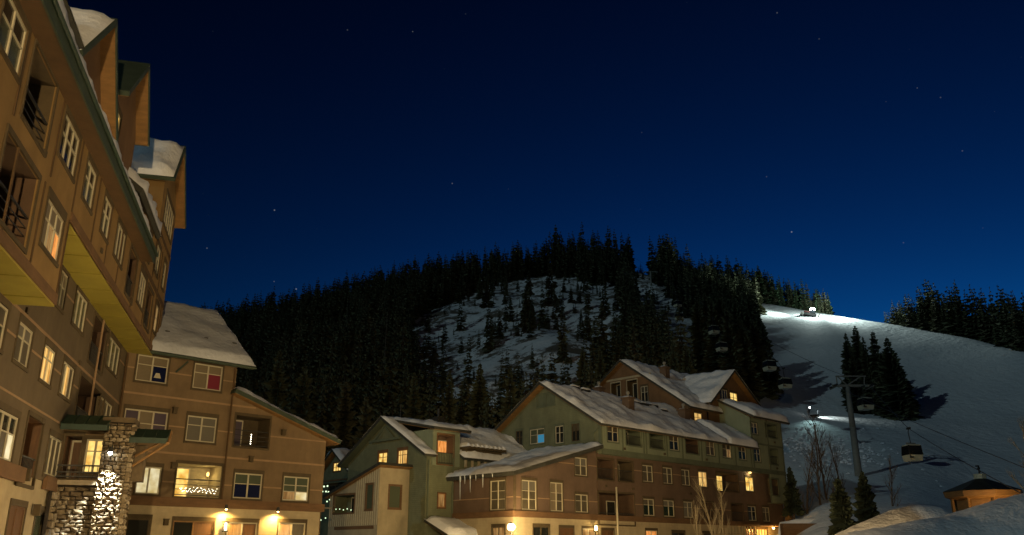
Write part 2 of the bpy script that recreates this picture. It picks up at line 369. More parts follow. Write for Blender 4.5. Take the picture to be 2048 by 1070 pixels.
        mbox(f, m, uc - wd/2 - 0.07, uc - wd/2, D, D + 0.05, z0 + 0.01, zt); mbox(f, m, uc + wd/2, uc + wd/2 + 0.07, D, D + 0.05, z0 + 0.01, zt)
        mbox(f, m, uc - wd/2 - 0.07, uc + wd/2 + 0.07, D, D + 0.05, zt, zt + 0.08); f.build('door_frame', 'frame_cream', bo)
        g = MB(); mbox(g, m, uc - wd/2, uc + wd/2, D + 0.01, D + 0.04, z0 + 0.02, zt); g.build('door_pane', lit or door, bo)
        if rail:
            r = MB(); h = min(0.95, (z1 - z0) * 0.55)
            if solid:
                mbox(r, m, u0, u1, 0.06, 0.14, z0, z0 + h); r.build('parapet', solid, bo)
            else:
                mbox(r, m, u0, u1, 0.06, 0.12, z0 + h - 0.05, z0 + h); mbox(r, m, u0, u1, 0.07, 0.11, z0 + 0.08, z0 + 0.12)
                if balusters:
                    n = max(3, int((u1 - u0) / 0.16))
                    for k in range(1, n): mbox(r, m, u0 + (u1-u0)*k/n - 0.012, u0 + (u1-u0)*k/n + 0.012, 0.08, 0.10, z0 + 0.12, z0 + h - 0.05)
                else:
                    for k in range(1, rails): mbox(r, m, u0, u1, 0.08, 0.10, z0 + 0.12 + (h-0.2)*k/rails, z0 + 0.15 + (h-0.2)*k/rails)
                r.build('railing', 'rail_metal', bo)
        return bo
    def pbalc(s, tl, br, z=None, **k):
        a = s.px(tl); b = s.px(br); z0, z1 = (b[1], a[1]) if z is None else z
        return s.balcony(a[0], b[0], z0, z1, **k)
def strip(fr, plane, c, u0, u1, z0, z1, mat, name, proud=0.03, back=0.0):
    mb = MB(); mbox(mb, mapper(plane, c), u0, u1, -proud, 0.012 + back, z0, z1); return mb.build(name, mat, fr.e)
def segs(u0, u1, holes):
    """parts of [u0,u1] outside the listed intervals"""
    out = []; cur = u0
    for a, b in sorted(holes):
        if b < u0 or a > u1: continue
        if a > cur: out.append((cur, a))
        cur = max(cur, b)
    if cur < u1: out.append((cur, u1))
    return [q for q in out if q[1] - q[0] > 0.05]
def stripes(wall, z, u0, u1, mat='stripe', h=0.07, pad=0.11):
    hs = [(q[0] - pad, q[1] + pad) for q in wall.holes if q[2] - 0.15 < z < q[3] + 0.25]
    for a, b in segs(u0, u1, hs): strip(wall.fr, wall.plane, wall.c, a, b, z, z + h, mat, 'stucco_band', 0.018)

def slab(fr, axis, a, b, d0, d1, th, mat, name, parent=None):
    """sloping roof slab. section from a=(u,z) to b=(u,z) (top surface), extruded d0..d1.
       axis 'y': section runs in y, extruded along x; axis 'x': section runs in x, extruded along y"""
    P = (lambda u, d, z: (d, u, z)) if axis == 'y' else (lambda u, d, z: (u, d, z))
    L = math.hypot(b[0]-a[0], b[1]-a[1]); nx, nz = -(b[1]-a[1]) / L, (b[0]-a[0]) / L
    if nz < 0: nx, nz = -nx, -nz
    q = lambda p, k: (p[0] - nx*k, p[1] - nz*k)
    mb = MB(); a2, b2 = q(a, th), q(b, th)
    mb.hexa([P(a2[0], d0, a2[1]), P(b2[0], d0, b2[1]), P(b2[0], d1, b2[1]), P(a2[0], d1, a2[1]), P(a[0], d0, a[1]), P(b[0], d0, b[1]), P(b[0], d1, b[1]), P(a[0], d1, a[1])])
    return mb.build(name, mat, parent or fr.e)
def snow_patch(P, nrm, ns, nt_, thick, seed, parent, name='snow', mat='snow', edge=0.06, wob=0.8, fx=1.0, fy=1.0, sag=0.0):
    nrm = Vector(nrm).normalized(); V = []; F = []
    rng = random.Random(seed); off = Vector((rng.uniform(0, 90), rng.uniform(0, 90), rng.uniform(0, 90)))
    for i in range(ns + 1):
        for j in range(nt_ + 1):
            s, t = i / ns, j / nt_
            p = Vector(P(s, t)); ed = min(1.0, min(s, 1 - s) / edge, min(t, 1 - t) / edge); ed = math.sqrt(max(0.0, 1 - (1 - ed) ** 2))
            n = noise.noise(off + Vector((p.x * 0.7 * fx, p.y * 0.7 * fy, p.z * 0.7))) + 0.45 * noise.noise(off + Vector((p.x * 1.9, p.y * 1.9, p.z * 1.9))) + 0.25 * noise.noise(off + Vector((p.x * 4.3, p.y * 4.3, p.z * 4.3)))
            h = thick * ed * max(0.25, 1 + wob * n)
            V.append(p + nrm * (h if ed > 0 else 0.0))
    for i in range(ns):
        for j in range(nt_):
            k = i * (nt_ + 1) + j; F.append((k, k + 1, k + nt_ + 2, k + nt_ + 1))
    mb = MB(); mb.v = [tuple(v) for v in V]; mb.f = F
    return mb.build(name, mat, parent, smooth=True)
def snow_on(fr, axis, a, b, d0, d1, thick, seed, parent, inset=-0.05, n=None, **k):
    P0 = (lambda u, d, z: (d, u, z)) if axis == 'y' else (lambda u, d, z: (u, d, z))
    L = math.hypot(b[0]-a[0], b[1]-a[1]); nx, nz = -(b[1]-a[1]) / L, (b[0]-a[0]) / L
    if nz < 0: nx, nz = -nx, -nz
    f = inset / L; g = inset / abs(d1 - d0)
    def P(s, t):
        s = f + (1 - 2*f) * s; t = g + (1 - 2*g) * t
        return P0(a[0] + (b[0]-a[0]) * s, d0 + (d1-d0) * t, a[1] + (b[1]-a[1]) * s + 0.004)
    ns = n or max(8, int(L / 0.35)); nt_ = max(8, min(70, int(abs(d1 - d0) / 0.35)))
    return snow_patch(P, P0(nx, 0, nz), ns, nt_, thick, seed, parent, **k)
def roof(fr, axis, a, b, d0, d1, snow=0.0, seed=1, th=0.22, mat='fascia_green', soffit='wood_soffit', smat='snow', **k):
    r = slab(fr, axis, a, b, d0, d1, th, mat, 'roof')
    L = math.hypot(b[0]-a[0], b[1]-a[1]); nx, nz = -(b[1]-a[1]) / L, (b[0]-a[0]) / L
    if nz < 0: nx, nz = -nx, -nz
    k2 = th + 0.003; ux, uz = (b[0]-a[0]) / L, (b[1]-a[1]) / L
    a2 = (a[0] - nx*k2 + ux*0.04, a[1] - nz*k2 + uz*0.04); b2 = (b[0] - nx*k2 - ux*0.04, b[1] - nz*k2 - uz*0.04)
    s_ = 1 if d1 > d0 else -1
    slab(fr, axis, a2, b2, d0 + 0.05*s_, d1 - 0.05*s_, 0.04, soffit, 'soffit', r)
    if snow: snow_on(fr, axis, a, b, d0, d1, snow, seed, r, mat=smat, **k)
    return r
def shell(fr, x0, x1, y0, y1, z0, z1, mat='trim_dark', name='rear_wall'):
    """the unseen rear and end walls that close a building (three sides)"""
    mb = MB(); mb.quad((x0, y1, z0), (x1, y1, z0), (x1, y1, z1), (x0, y1, z1)); mb.quad((x1, y0, z0), (x1, y1, z0), (x1, y1, z1), (x1, y0, z1))
    return mb.build(name, mat, fr.e)

# ------------------------------------------------------------------ terrain
def elev(y):
    v = (535 - y) / FPX; return (math.sin(PITCH) + v * math.cos(PITCH)) / (math.cos(PITCH) - v * math.sin(PITCH))
def tan_az(x, y):
    v = (535 - y) / FPX; return ((x - 1024) / FPX) / (math.cos(PITCH) - v * math.sin(PITCH))
RIDGE = [(-500, 720, 420), (200, 690, 420), (440, 668, 420), (700, 606, 420), (900, 566, 415), (1050, 540, 410), (1200, 530, 400), (1300, 540, 390), (1400, 572, 375),
         (1500, 598, 360), (1600, 614, 345), (1640, 621, 335), (1760, 640, 310), (1850, 652, 290), (1950, 668, 265), (2048, 692, 240), (2300, 760, 215), (2700, 860, 200)]
YG = np.concatenate([np.linspace(40, 200, 100), np.linspace(202, 460, 150), np.linspace(465, 620, 12)])
_tas = np.array([tan_az(x, y) for x, y, Yr in RIDGE])
TA = np.linspace(-1.25, 1.15, 300)
_yr = np.interp(TA, _tas, [q[2] for q in RIDGE]); _er = np.interp(TA, _tas, [elev(q[1]) for q in RIDGE]); _px = np.interp(TA, _tas, [q[0] for q in RIDGE])
_sm = np.ones(9) / 9
_yr = np.convolve(np.pad(_yr, 4, 'edge'), _sm, 'valid'); _er = np.convolve(np.pad(_er, 4, 'edge'), _sm, 'valid')
ZT = np.zeros((len(TA), len(YG)))
for i in range(len(TA)):
    Yr = _yr[i]; zr = EYE + _er[i] * Yr
    wr = min(1, max(0, (_px[i] - 1400) / 200))           # share of the open ski-run profile
    wl = min(1, max(0, (_px[i] - 1780) / 120))           # flatter ground round the pavilion
    zl = np.interp(YG, *zip(*[(40, -1.5), (100, -0.2), (118, 2.5), (Yr, zr)]))
    zrr = np.interp(YG, *zip(*[(40, -1.5), (62, -0.3), (92, EYE + 92 * elev(1012 + 34 * wl)), (135, EYE + 135 * elev(957 + 26 * wl)), (200, EYE + 200 * elev(832)), (Yr, zr)]))
    z = zl * (1 - wr) + zrr * wr
    ZT[i] = np.where(YG > Yr, zr - 0.22 * (YG - Yr), z)
ker = np.array([1, 3, 5, 6, 5, 3, 1.]); ker /= ker.sum()
for j in range(len(YG)): ZT[:, j] = np.convolve(np.pad(ZT[:, j], 3, 'edge'), ker, 'valid')
k5 = np.array([1, 2, 2, 2, 1.]); k5 /= k5.sum()
for i in range(len(TA)): ZT[i] = np.convolve(np.pad(np.convolve(np.pad(ZT[i], 2, 'edge'), k5, 'valid'), 2, 'edge'), k5, 'valid')
def hill_noise(x, y, open_run):
    a = noise.fractal(Vector((x * 0.035, y * 0.035, 3.1)), 0.9, 2.0, 5)
    b = noise.ridged_multi_fractal(Vector((x * 0.02, y * 0.012, 8.7)), 0.9, 2.0, 4, 1.0, 2.0)
    return (a * 2.6 + (b - 1.0) * 3.4) * (1 - open_run) + open_run * (a * 0.45)
for i in range(len(TA)):
    for j in range(len(YG)):
        X = TA[i] * YG[j]; Yv = YG[j]
        if Yv < 100 and TA[i] < 0.30: continue
        orun = min(1, max(0, (TA[i] - 0.26) / 0.05)); amp = min(1, max(0, (Yv - 70) / 60))
        ZT[i, j] += hill_noise(X, Yv, orun) * amp
def ground_hit(px_, py_):
    for Y in np.arange(70, 420, 1.0):
        p = at_y(px_, py_, Y)
        if p[2] < ground(p[0], Y): return p
    return p
def ground(X, Y):
    ta = min(max(X / max(Y, 1), TA[0]), TA[-1]); fi = (ta - TA[0]) / (TA[1] - TA[0]); i = min(int(fi), len(TA) - 2); fi -= i
    j = int(np.searchsorted(YG, Y)) - 1; j = min(max(j, 0), len(YG) - 2); fj = min(max((Y - YG[j]) / (YG[j+1] - YG[j]), 0), 1)
    return float((ZT[i, j] * (1-fi) + ZT[i+1, j] * fi) * (1-fj) + (ZT[i, j+1] * (1-fi) + ZT[i+1, j+1] * fi) * fj)
mb = MB(); nj = len(YG)
mb.v = [(TA[i] * YG[j], YG[j], ZT[i, j]) for i in range(len(TA)) for j in range(nj)]
mb.f = [(i*nj + j, (i+1)*nj + j, (i+1)*nj + j + 1, i*nj + j + 1) for i in range(len(TA) - 1) for j in range(nj - 1)]
tag(mb.build('hillside', 'hill_snow', None, True), kind='structure')
mb = MB(); mb.quad((-2500, -2500, -1.6), (2500, -2500, -1.6), (2500, 2500, -1.6), (-2500, 2500, -1.6))
tag(mb.build('ground', 'snow', None), kind='structure')
mb = MB(); n = 60
mb.v = [(-120 + 240 * i / n, -90 + 200 * j / n, 0.05 * noise.noise(Vector((i * 0.4, j * 0.4, 0)))) for i in range(n + 1) for j in range(n + 1)]
mb.f = [(i*(n+1) + j, (i+1)*(n+1) + j, (i+1)*(n+1) + j + 1, i*(n+1) + j + 1) for i in range(n) for j in range(n)]
tag(mb.build('plaza', 'snow_fine', None, True), kind='structure')

# ------------------------------------------------------------------ left lodge
L = Frame(at_y(45, 881, 29.4), -14.6, 'lodge', 'tall orange-brown lodge with overhanging upper floors and green eaves along the left edge')
ZA = (4.55, 5.98); ZB = (7.62, 8.9); ZC = (10.5, 11.88); ZD = (13.38, 14.82)
XL = -17.0
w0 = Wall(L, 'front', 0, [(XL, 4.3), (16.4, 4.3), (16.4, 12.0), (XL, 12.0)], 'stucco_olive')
x1 = w0.px((38, 833))[0]; w0.window(x1 - 2.3, x1, *ZA, pane='glass_dark', cols=3, rows=(0.4,), over={(2, 0): 'lit_pale', (1, 0): 'curtain_dark'}, label='triple window with a pale lamp glow low in its panes')
w0.balcony(w0.px((54, 845))[0], w0.px((86, 853))[0], 4.0, 6.25, depth=1.3, inner='wood_door', doorpos=0.5, balusters=True)
w0.pwin((99, 868), (113, 954), ZA, pane='curtain_dark', cols=3, rows=())
x1 = w0.px((19, 612))[0]; w0.window(x1 - 1.9, x1, *ZB, cols=2, rows=(0.45,))
w0.pwin((40, 637), (52, 744), ZB, cols=2, rows=(0.36,), pane='curtain_dark')
w0.pwin((91, 681), (98.5, 777), ZB, cols=2, rows=(0.34,), pane='lit_curtain', label='window glowing warm yellow through drawn curtains')
w0.pwin((128, 716), (138, 807), ZB, cols=3, rows=(), pane='curtain_dark', over={(1, 0): 'lit_curtain'}, label='window with one glowing strip between dark curtains')
w0.pwin((124, 534), (124, 626), ZC, cols=2, rows=(0.4,), pane='curtain_dark')
w0.pwin((154, 575), (165, 669), ZC, cols=3, rows=(), pane='glass_green')
a = w0.px((186, 650))[0]; b_ = w0.px((212, 690))[0]
w0.balcony(a, b_, 9.75, 11.75, depth=1.5, inner='recess_shade_brown', doorpos=0.6, balusters=True)
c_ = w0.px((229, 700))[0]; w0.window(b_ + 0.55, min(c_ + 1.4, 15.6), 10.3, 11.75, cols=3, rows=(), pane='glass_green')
w0.balcony(w0.px((158, 770))[0], w0.px((208, 800))[0], 6.75, 8.9, depth=1.5, inner='recess_shade_brown', doorpos=0.7)
w0.window(b_ + 0.6, min(c_ + 1.5, 15.7), 7.3, 8.8, cols=3, rows=(), pane='curtain_dark')
for z in (8.28, 11.2): stripes(w0, z, XL, 16.0)
stripes(w0, 6.55, XL, 5.3); stripes(w0, 9.15, XL, 16.0, h=0.1)
w0.finish()
mbp = MB(); p_ = w0.px((178, 760)); mbp.tube((p_[0] + 0.5, -0.12, 6.75), (p_[0] + 0.5, -0.12, 11.9), 0.045); mbp.build('balcony_post', 'stripe', L.e)
strip(L, 'front', 0, XL, w0.px((45, 940))[0], 4.0, 4.5, 'belt_brown', 'belt_board', 0.14); strip(L, 'front', 0, w0.px((92, 955))[0] - 0.3, 5.3, 4.0, 4.5, 'belt_brown', 'belt_board', 0.14)
# ground floor
wg = Wall(L, 'front', 0.05, [(XL, 0), (16.4, 0), (16.4, 4.3), (XL, 4.3)], 'cream_siding')
wg.window(wg.px((22, 1000))[0], wg.px((52, 1012))[0], 0.3, 3.25, pane='wood_door', cols=2, rows=(), frame='wood_door', label='brown double door')
wg.pwin((71, 1025), (100, 1060), (0.8, 3.2), cols=2, rows=(), pane='glass_green', frame='trim_dark')
wg.window(-8.4, -6.2, 0.8, 3.1, cols=2, rows=(0.3,), pane='glass_dark')
wg.finish()
# overhanging upper storeys
Y1 = -1.2; XB = -3.65; XT = 9.3; XE = 18.3
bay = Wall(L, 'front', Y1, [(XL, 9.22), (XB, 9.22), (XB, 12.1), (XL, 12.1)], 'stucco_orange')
bay.pwin((96, 394), (112, 531), (10.4, 11.85), cols=3, rows=(0.4,), pane='blind', over={(2, 0): 'lit_orange', (1, 0): 'lit_dim'}, head=0.3, label='triple window with a warm glow on its right panes')
xr = bay.px((73, 381))[0]
bay.balcony(xr - 3.1, xr, 9.75, 11.9, depth=1.6, inner='recess_shade_brown', lit='lit_dim', doorpos=0.35, balusters=False)
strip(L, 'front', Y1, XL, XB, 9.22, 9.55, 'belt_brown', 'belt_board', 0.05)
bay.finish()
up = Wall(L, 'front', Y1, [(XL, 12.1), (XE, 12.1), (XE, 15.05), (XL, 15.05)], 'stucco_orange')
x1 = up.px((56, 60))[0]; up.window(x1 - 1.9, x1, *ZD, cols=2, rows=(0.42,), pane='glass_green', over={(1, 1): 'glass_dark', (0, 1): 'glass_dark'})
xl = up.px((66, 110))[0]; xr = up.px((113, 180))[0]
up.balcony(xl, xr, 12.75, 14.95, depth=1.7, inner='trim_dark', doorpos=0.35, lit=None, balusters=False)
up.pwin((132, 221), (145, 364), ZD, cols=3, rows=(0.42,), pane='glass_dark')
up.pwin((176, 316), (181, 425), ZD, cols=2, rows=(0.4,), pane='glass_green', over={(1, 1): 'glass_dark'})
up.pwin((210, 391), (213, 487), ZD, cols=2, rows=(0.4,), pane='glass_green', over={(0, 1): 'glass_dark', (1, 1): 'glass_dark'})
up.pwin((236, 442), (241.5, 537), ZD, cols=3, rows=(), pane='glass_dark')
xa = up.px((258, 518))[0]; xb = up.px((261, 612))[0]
up.balcony(xa, xa + 2.0, 12.75, 14.85, depth=1.6, inner='recess_shade_brown', doorpos=0.7)
xa = up.px((281, 541))[0]; up.window(xa, xa + 1.9, 13.2, 14.75, cols=3, rows=(0.45,), pane='glass_dark')
xa = up.px((294, 585))[0]; up.balcony(xa, xa + 1.9, 12.75, 14.7, depth=1.6, inner='recess_shade_brown', doorpos=0.3)
up.window(15.6, 16.6, 13.2, 14.7, cols=1, rows=(0.45,), pane='lit_dim')
strip(L, 'front', Y1, XB, XE, 12.1, 12.42, 'belt_brown', 'belt_board', 0.05)
hs = [(h[0] - 0.15, h[1] + 0.15) for h in up.holes]
for xs in (-10.45, -6.55, -3.66, -0.55, 2.0, 4.6, 8.4, 11.9, 15.25, 17.4): strip(L, 'front', Y1, xs - 0.05, xs + 0.05, 12.42, 15.05, 'seam', 'panel_seam', 0.03)
for xs in (-9.6, -6.9, -3.75): strip(L, 'front', Y1, xs - 0.05, xs + 0.05, 9.55, 12.1, 'seam', 'panel_seam', 0.03)
for z in (13.0,): pass
up.finish()
mbs = MB(); mbs.box(XB, 16.9, Y1 + 0.01, -0.01, 12.0, 12.06); mbs.build('soffit', 'soffit_yellow', L.e)
mbs = MB(); mbs.box(XL, XB - 0.01, Y1 + 0.01, -0.01, 9.16, 9.22); mbs.build('soffit', 'soffit_yellow', L.e)
for k in range(9):
    xx = XB + 1.1 + k * 2.2; mj = MB(); mj.box(xx - .025, xx + .025, Y1 + .02, -.02, 11.985, 12.0); mj.build('soffit_joint', 'joint_yellow', L.e)
for k in range(6):
    xx = XB - 1.1 - k * 2.2; mj = MB(); mj.box(xx - .025, xx + .025, Y1 + .02, -.02, 9.145, 9.16); mj.build('soffit_joint', 'joint_yellow', L.e)
mbs = MB(); mbs.quad((XB, Y1, 9.22), (XB, 0, 9.22), (XB, 0, 12.0), (XB, Y1, 12.0)); mbs.quad((XE, Y1, 12.0), (XE, 6, 12.0), (XE, 6, 22.0), (XE, Y1, 22.0)); mbs.build('bay_end_wall', 'stucco_orange', L.e)
# skirt roof eave
eave = slab(L, 'y', (-1.82, 15.5), (-0.5, 16.35), XL, XT, 0.2, 'fascia_green', 'eave')
m2 = MB(); m2.box(XL, XT - 0.03, -1.80, Y1 - 0.01, 15.0, 15.05); m2.build('soffit', 'soffit_shaded', L.e)
m2 = MB(); m2.box(XL, XT + 0.02, -1.86, -1.80, 14.95, 15.46); m2.build('fascia', 'fascia_green', L.e)
m2 = MB(); m2.tube((XL, -1.93, 15.36), (XT, -1.93, 15.36), 0.075); m2.build('gutter', 'green_roof_metal', L.e)
snow_patch(lambda s, t: (XL + (XT - 0.15 - XL) * t, -1.84 + 1.3 * s, 15.5 + 0.84 * s), (0, -0.4, 0.9), 10, 260, 0.32, 5, eave, edge=0.12, wob=0.35)
# upper storey set back, its eave and the wall gables
uw = Wall(L, 'front', -0.5, [(XL, 15.5), (XT, 15.5), (XT, 18.0), (XL, 18.0)], 'gable_brown'); uw.finish()
e2 = slab(L, 'y', (-1.2, 17.55), (2.5, 20.6), XL, -5.2, 0.25, 'roof_dark', 'eave'); snow_on(L, 'y', (-1.2, 17.55), (2.5, 20.6), XL, -5.6, 0.16, 8, e2)
e3 = slab(L, 'y', (-1.45, 17.5), (2.5, 20.6), 6.2, 12.6, 0.25, 'roof_dark', 'eave'); snow_on(L, 'y', (-1.45, 17.5), (2.5, 20.6), 6.4, 12.4, 0.4, 9, e3)
def wall_gable(fr, cw, cr, near, peak, far, zb, depth, seed, mat, snow, win=None, zwall=None):
    ov = 0.45
    def on(u):        # roof underside height
        return (near[1] + (u - near[0]) / (peak[0] - near[0]) * (peak[1] - near[1])) if u < peak[0] else (far[1] + (far[0] - u) / (far[0] - peak[0]) * (peak[1] - far[1]))
    a, b = near[0] + ov, far[0] - ov
    wl = Wall(fr, 'front', cw, [(a, zb), (b, zb), (b, on(b) - 0.2), (peak[0], peak[1] - 0.2), (a, on(a) - 0.2)], mat)
    if win: wl.window(*win[0], **win[1])
    wl.finish()
    m = MB(); m.quad((a, cw, zb), (a, depth, zb), (a, depth, on(a) - 0.2), (a, cw, on(a) - 0.2)); m.build('gable_cheek', mat, fr.e)
    roof(fr, 'x', near, peak, cr, depth, snow=snow, seed=seed, inset=.06)
    roof(fr, 'x', peak, far, cr, depth, snow=snow * 0.8, seed=seed + 1, inset=.3)
    return wl
wall_gable(L, -0.62, -1.2, (-5.62, 17.35), (-2.02, 21.0), (1.2, 17.4), 15.5, 5.0, 21, 'gable_brown', 0.22, ((-4.3, -3.1, 16.1, 17.7), dict(cols=2, rows=(0.4,), pane='lit_room', label='narrow window glowing amber under the gable')))
wall_gable(L, -0.62, -1.2, (1.65, 19.95), (4.86, 23.2), (7.5, 20.3), 15.5, 5.0, 31, 'gable_brown', 0.0, ((2.6, 3.6, 18.2, 19.6), dict(cols=1, rows=(0.5,), pane='lit_room')))
# far-end tower with its snowy gable
XG = 13.0
tl_ = Wall(L, 'front', Y1, [(XT, 15.05), (XG, 15.05), (XG, 17.6), (XT, 17.6)], 'stucco_orange')
tl_.window(10.3, 11.5, 15.7, 17.1, cols=2, rows=(), pane='glass_dark'); tl_.finish()
tw_ = Wall(L, 'front', Y1, [(XG, 15.05), (XE, 15.05), (XE, 20.85), (14.85, 23.5), (XG, 21.2)], 'stucco_orange')
tw_.window(14.0, 17.6, 18.9, 20.6, cols=5, rows=(0.45,), pane='glass_green', label='broad many-paned window under the tower gable')
tw_.window(13.3, 14.7, 15.9, 17.4, cols=2, rows=(0.4,), pane='glass_dark')
tw_.window(16.3, 17.3, 15.9, 17.4, cols=1, rows=(0.45,), pane='glass_green')
tw_.finish()
strip(L, 'front', Y1, XG, XE, 18.0, 18.22, 'seam', 'belt_board', 0.04); strip(L, 'front', Y1, XT, XE, 15.05, 15.3, 'seam', 'belt_board', 0.04)
for xs in (13.06, 15.4): strip(L, 'front', Y1, xs - 0.06, xs + 0.06, 15.3, 17.6, 'seam', 'panel_seam', 0.03)
mbq = MB(); mbq.quad((XT, Y1, 15.05), (XT, 4, 15.05), (XT, 4, 17.6), (XT, Y1, 17.6)); mbq.quad((XG, Y1, 15.05), (XG, 5.4, 15.05), (XG, 5.4, 21.2), (XG, Y1, 21.2)); mbq.build('tower_cheek', 'stucco_orange', L.e)
roof(L, 'x', (12.45, 20.85), (14.85, 23.9), -1.75, 5.5, snow=0.45, seed=41, wob=0.9, edge=0.14, inset=.08)
roof(L, 'x', (14.85, 23.9), (19.2, 20.55), -1.75, 5.5, snow=0.3, seed=42, inset=.35)
mbr = MB(); mbr.box(XL, XE, 6.0, 6.2, 0, 20); mbr.build('rear_wall', 'stucco_olive', L.e)
for x_, z_ in ((-2.2, 9.35), (1.9, 6.3), (6.0, 9.3), (-7.5, 12.75), (1.2, 12.75)):
    yv = -1.2 if z_ > 12 else 0.0; m = MB(); m.box(x_ - .11, x_ + .11, yv - .07, yv + .005, z_ - .09, z_ + .09); m.build('vent', 'trim_dark', L.e)
m = MB(); m.tube((15.9, -.1, 11.9), (15.9, -.1, .2), .06); m.build('downspout', 'seam', L.e)
# wall sconces and lantern boxes on the ground floor
for px_, py_ in ((45, 950), (66, 1020)):
    q = w0.px((px_, py_)); m = MB(); m.box(q[0] - 0.1, q[0] + 0.1, -0.25, -0.02, q[1] - 0.2, q[1] + 0.2); m.build('unlit_sconce', 'trim_dark', L.e)

# entrance vestibule with stone base, pier, green hoods
XV = 5.4
V = Frame(L.w(XV, 0), -14.6, 'entrance_porch', 'stone-based entrance porch with green metal hoods at the corner of the lodge', 'porch')
vw = Wall(V, 'side', 0, [(-1.9, 4.5), (0, 4.5), (0, 7.0), (-1.9, 7.0)], 'stucco_tan')
vw.balcony(-0.72, -0.12, 4.55, 6.2, depth=0.9, inner='wood_door', door='wood_door', rail=False)
vw.window(-1.62, -0.9, 4.75, 6.1, cols=2, rows=(0.35,), pane='lit_room', head=0.15, label='small window glowing yellow beside the stone pier')
vw.finish()
m = MB(); mbox(m, vw.m, -1.85, -0.02, -0.25, -0.2, 5.0, 5.06); mbox(m, vw.m, -1.85, -0.02, -0.25, -0.2, 4.75, 4.8); mbox(m, vw.m, -1.85, -0.02, -0.25, -0.2, 4.58, 4.63)
for k in range(12): mbox(m, vw.m, -1.83 + k * 0.16, -1.81 + k * 0.16, -0.24, -0.21, 4.5, 5.0)
m.build('railing', 'rail_metal', V.e)
m = MB(); m.box(-0.35, 0.3, -2.0, 0.0, 4.28, 4.46); m.build('ledge', 'stone_c', V.e)
def hood(fr, y0, y1, x0, zt, zb, out, name):
    m = MB(); m.hexa([(x0 - out, y0, zb), (x0, y0, zb + 0.1), (x0, y1, zb + 0.1), (x0 - out, y1, zb), (x0 - out, y0, zb + 0.22), (x0, y0, zt), (x0, y1, zt), (x0 - out, y1, zb + 0.22)])
    h = m.build(name, 'green_roof_metal', fr.e); n = int(abs(y1 - y0) / 0.4)
    s_ = MB()
    for k in range(n + 1):
        yy = y0 + (y1 - y0) * k / n; s_.hexa([(x0 - out - .01, yy - .015, zb + .2), (x0, yy - .015, zt - .02), (x0, yy + .015, zt - .02), (x0 - out - .01, yy + .015, zb + .2), (x0 - out - .01, yy - .015, zb + .26), (x0, yy - .015, zt + .04), (x0, yy + .015, zt + .04), (x0 - out - .01, yy + .015, zb + .26)])
    s_.build('standing_seam', 'green_roof_metal', h); return h
hood(V, -0.05, -1.75, 0, 7.05, 6.35, 0.9, 'hood')
hood(V, -2.55, -4.0, 0.2, 6.6, 5.95, 0.7, 'hood')
m = MB(); m.tube((0.0, -2.62, 5.0), (-0.45, -4.0, 5.95), 0.05); m.tube((0.25, -2.6, 5.4), (0.1, -4.05, 6.3), 0.05); m.tube((-0.5, -4.02, 5.95), (0.15, -4.02, 6.5), 0.07); m.build('bracket', 'wood_soffit', V.e)
m = MB(); m.box(0.25, 0.95, -3.1, -2.55, 4.5, 5.95); m.build('side_post', 'stone_b', V.e)
# stones
rng = random.Random(4)
def stone_mesh(seed, mat):
    r = random.Random(seed); mb = MB(); j = lambda a: a + r.uniform(-0.07, 0.07)
    ring = [(-.5, -.5), (.0, -.5), (.5, -.5), (.5, .0), (.5, .5), (0, .5), (-.5, .5), (-.5, 0)]
    base = [(j(u) * .97, 0.5, j(v) * .94) for u, v in ring]; fr_ = [(j(u * .82), -0.35 + r.uniform(-.12, .12), j(v * .78)) for u, v in ring]
    mb.v = base + fr_ + [(r.uniform(-.15, .15), -0.55, r.uniform(-.15, .15))]
    for k in range(8): mb.f.append((k, (k+1) % 8, 8 + (k+1) % 8, 8 + k)); mb.f.append((8 + k, 8 + (k+1) % 8, 16))
    me = bpy.data.meshes.new('stone'); me.from_pydata(mb.v, [], mb.f); me.materials.append(MATS[mat]); return me
STONES = [stone_mesh(k, ('stone_a', 'stone_b', 'stone_c', 'stone_a')[k % 4]) for k in range(12)]
def stone_face(parent, P, rz, u0, u1, z0, z1, hmin=0.13, hmax=0.26, wmin=0.2, wmax=0.5, proud=0.16):
    """courses of individual stones on a face; P(u, z) -> local position; rz = yaw of the face"""
    z = z0; cnt = 0
    while z < z1 - 0.05:
        h = min(rng.uniform(hmin, hmax), z1 - z); u = u0 + rng.uniform(-0.1, 0)
        while u < u1 - 0.04:
            wd = min(rng.uniform(wmin, wmax), u1 - u); a = max(u, u0)
            if u + wd > u0 + 0.05:
                wd2 = u + wd - a; o = bpy.data.objects.new('stone', rng.choice(STONES)); COL.objects.link(o); o.parent = parent
                o.location = P(a + wd2 / 2, z + h / 2); o.rotation_euler = (rng.uniform(-.12, .12), rng.uniform(-.16, .16), rz + rng.uniform(-.1, .1)); o.scale = (wd2 * 0.98, proud * rng.uniform(.7, 1.4), h * 0.98); cnt += 1
            u += wd
        z += h
    return cnt
PIER = empty('stone_pier', V.w(-0.35, -2.02), math.atan2(V.a[1], V.a[0]), 'tall rough stone pier lit white by a floodlight beside the entrance porch', 'pier')
m = MB(); m.box(0, 1.1, -0.55, 0.45, 0, 6.75); m.build('core', 'mortar', PIER)
m = MB(); m.box(-0.12, 1.2, -0.65, 0.55, 6.75, 6.95); m.build('cap', 'stone_b', PIER)
stone_face(PIER, lambda u, z: (-0.04, u, z), math.pi * 1.5, -0.55, 0.45, 1.9, 6.7, hmin=.10, hmax=.19, wmin=.14, wmax=.36, proud=.24)
stone_face(PIER, lambda u, z: (u, -0.59, z), 0, 0, 1.1, 1.9, 6.7, hmin=.13, hmax=.24, wmin=.2, wmax=.45, proud=.22)
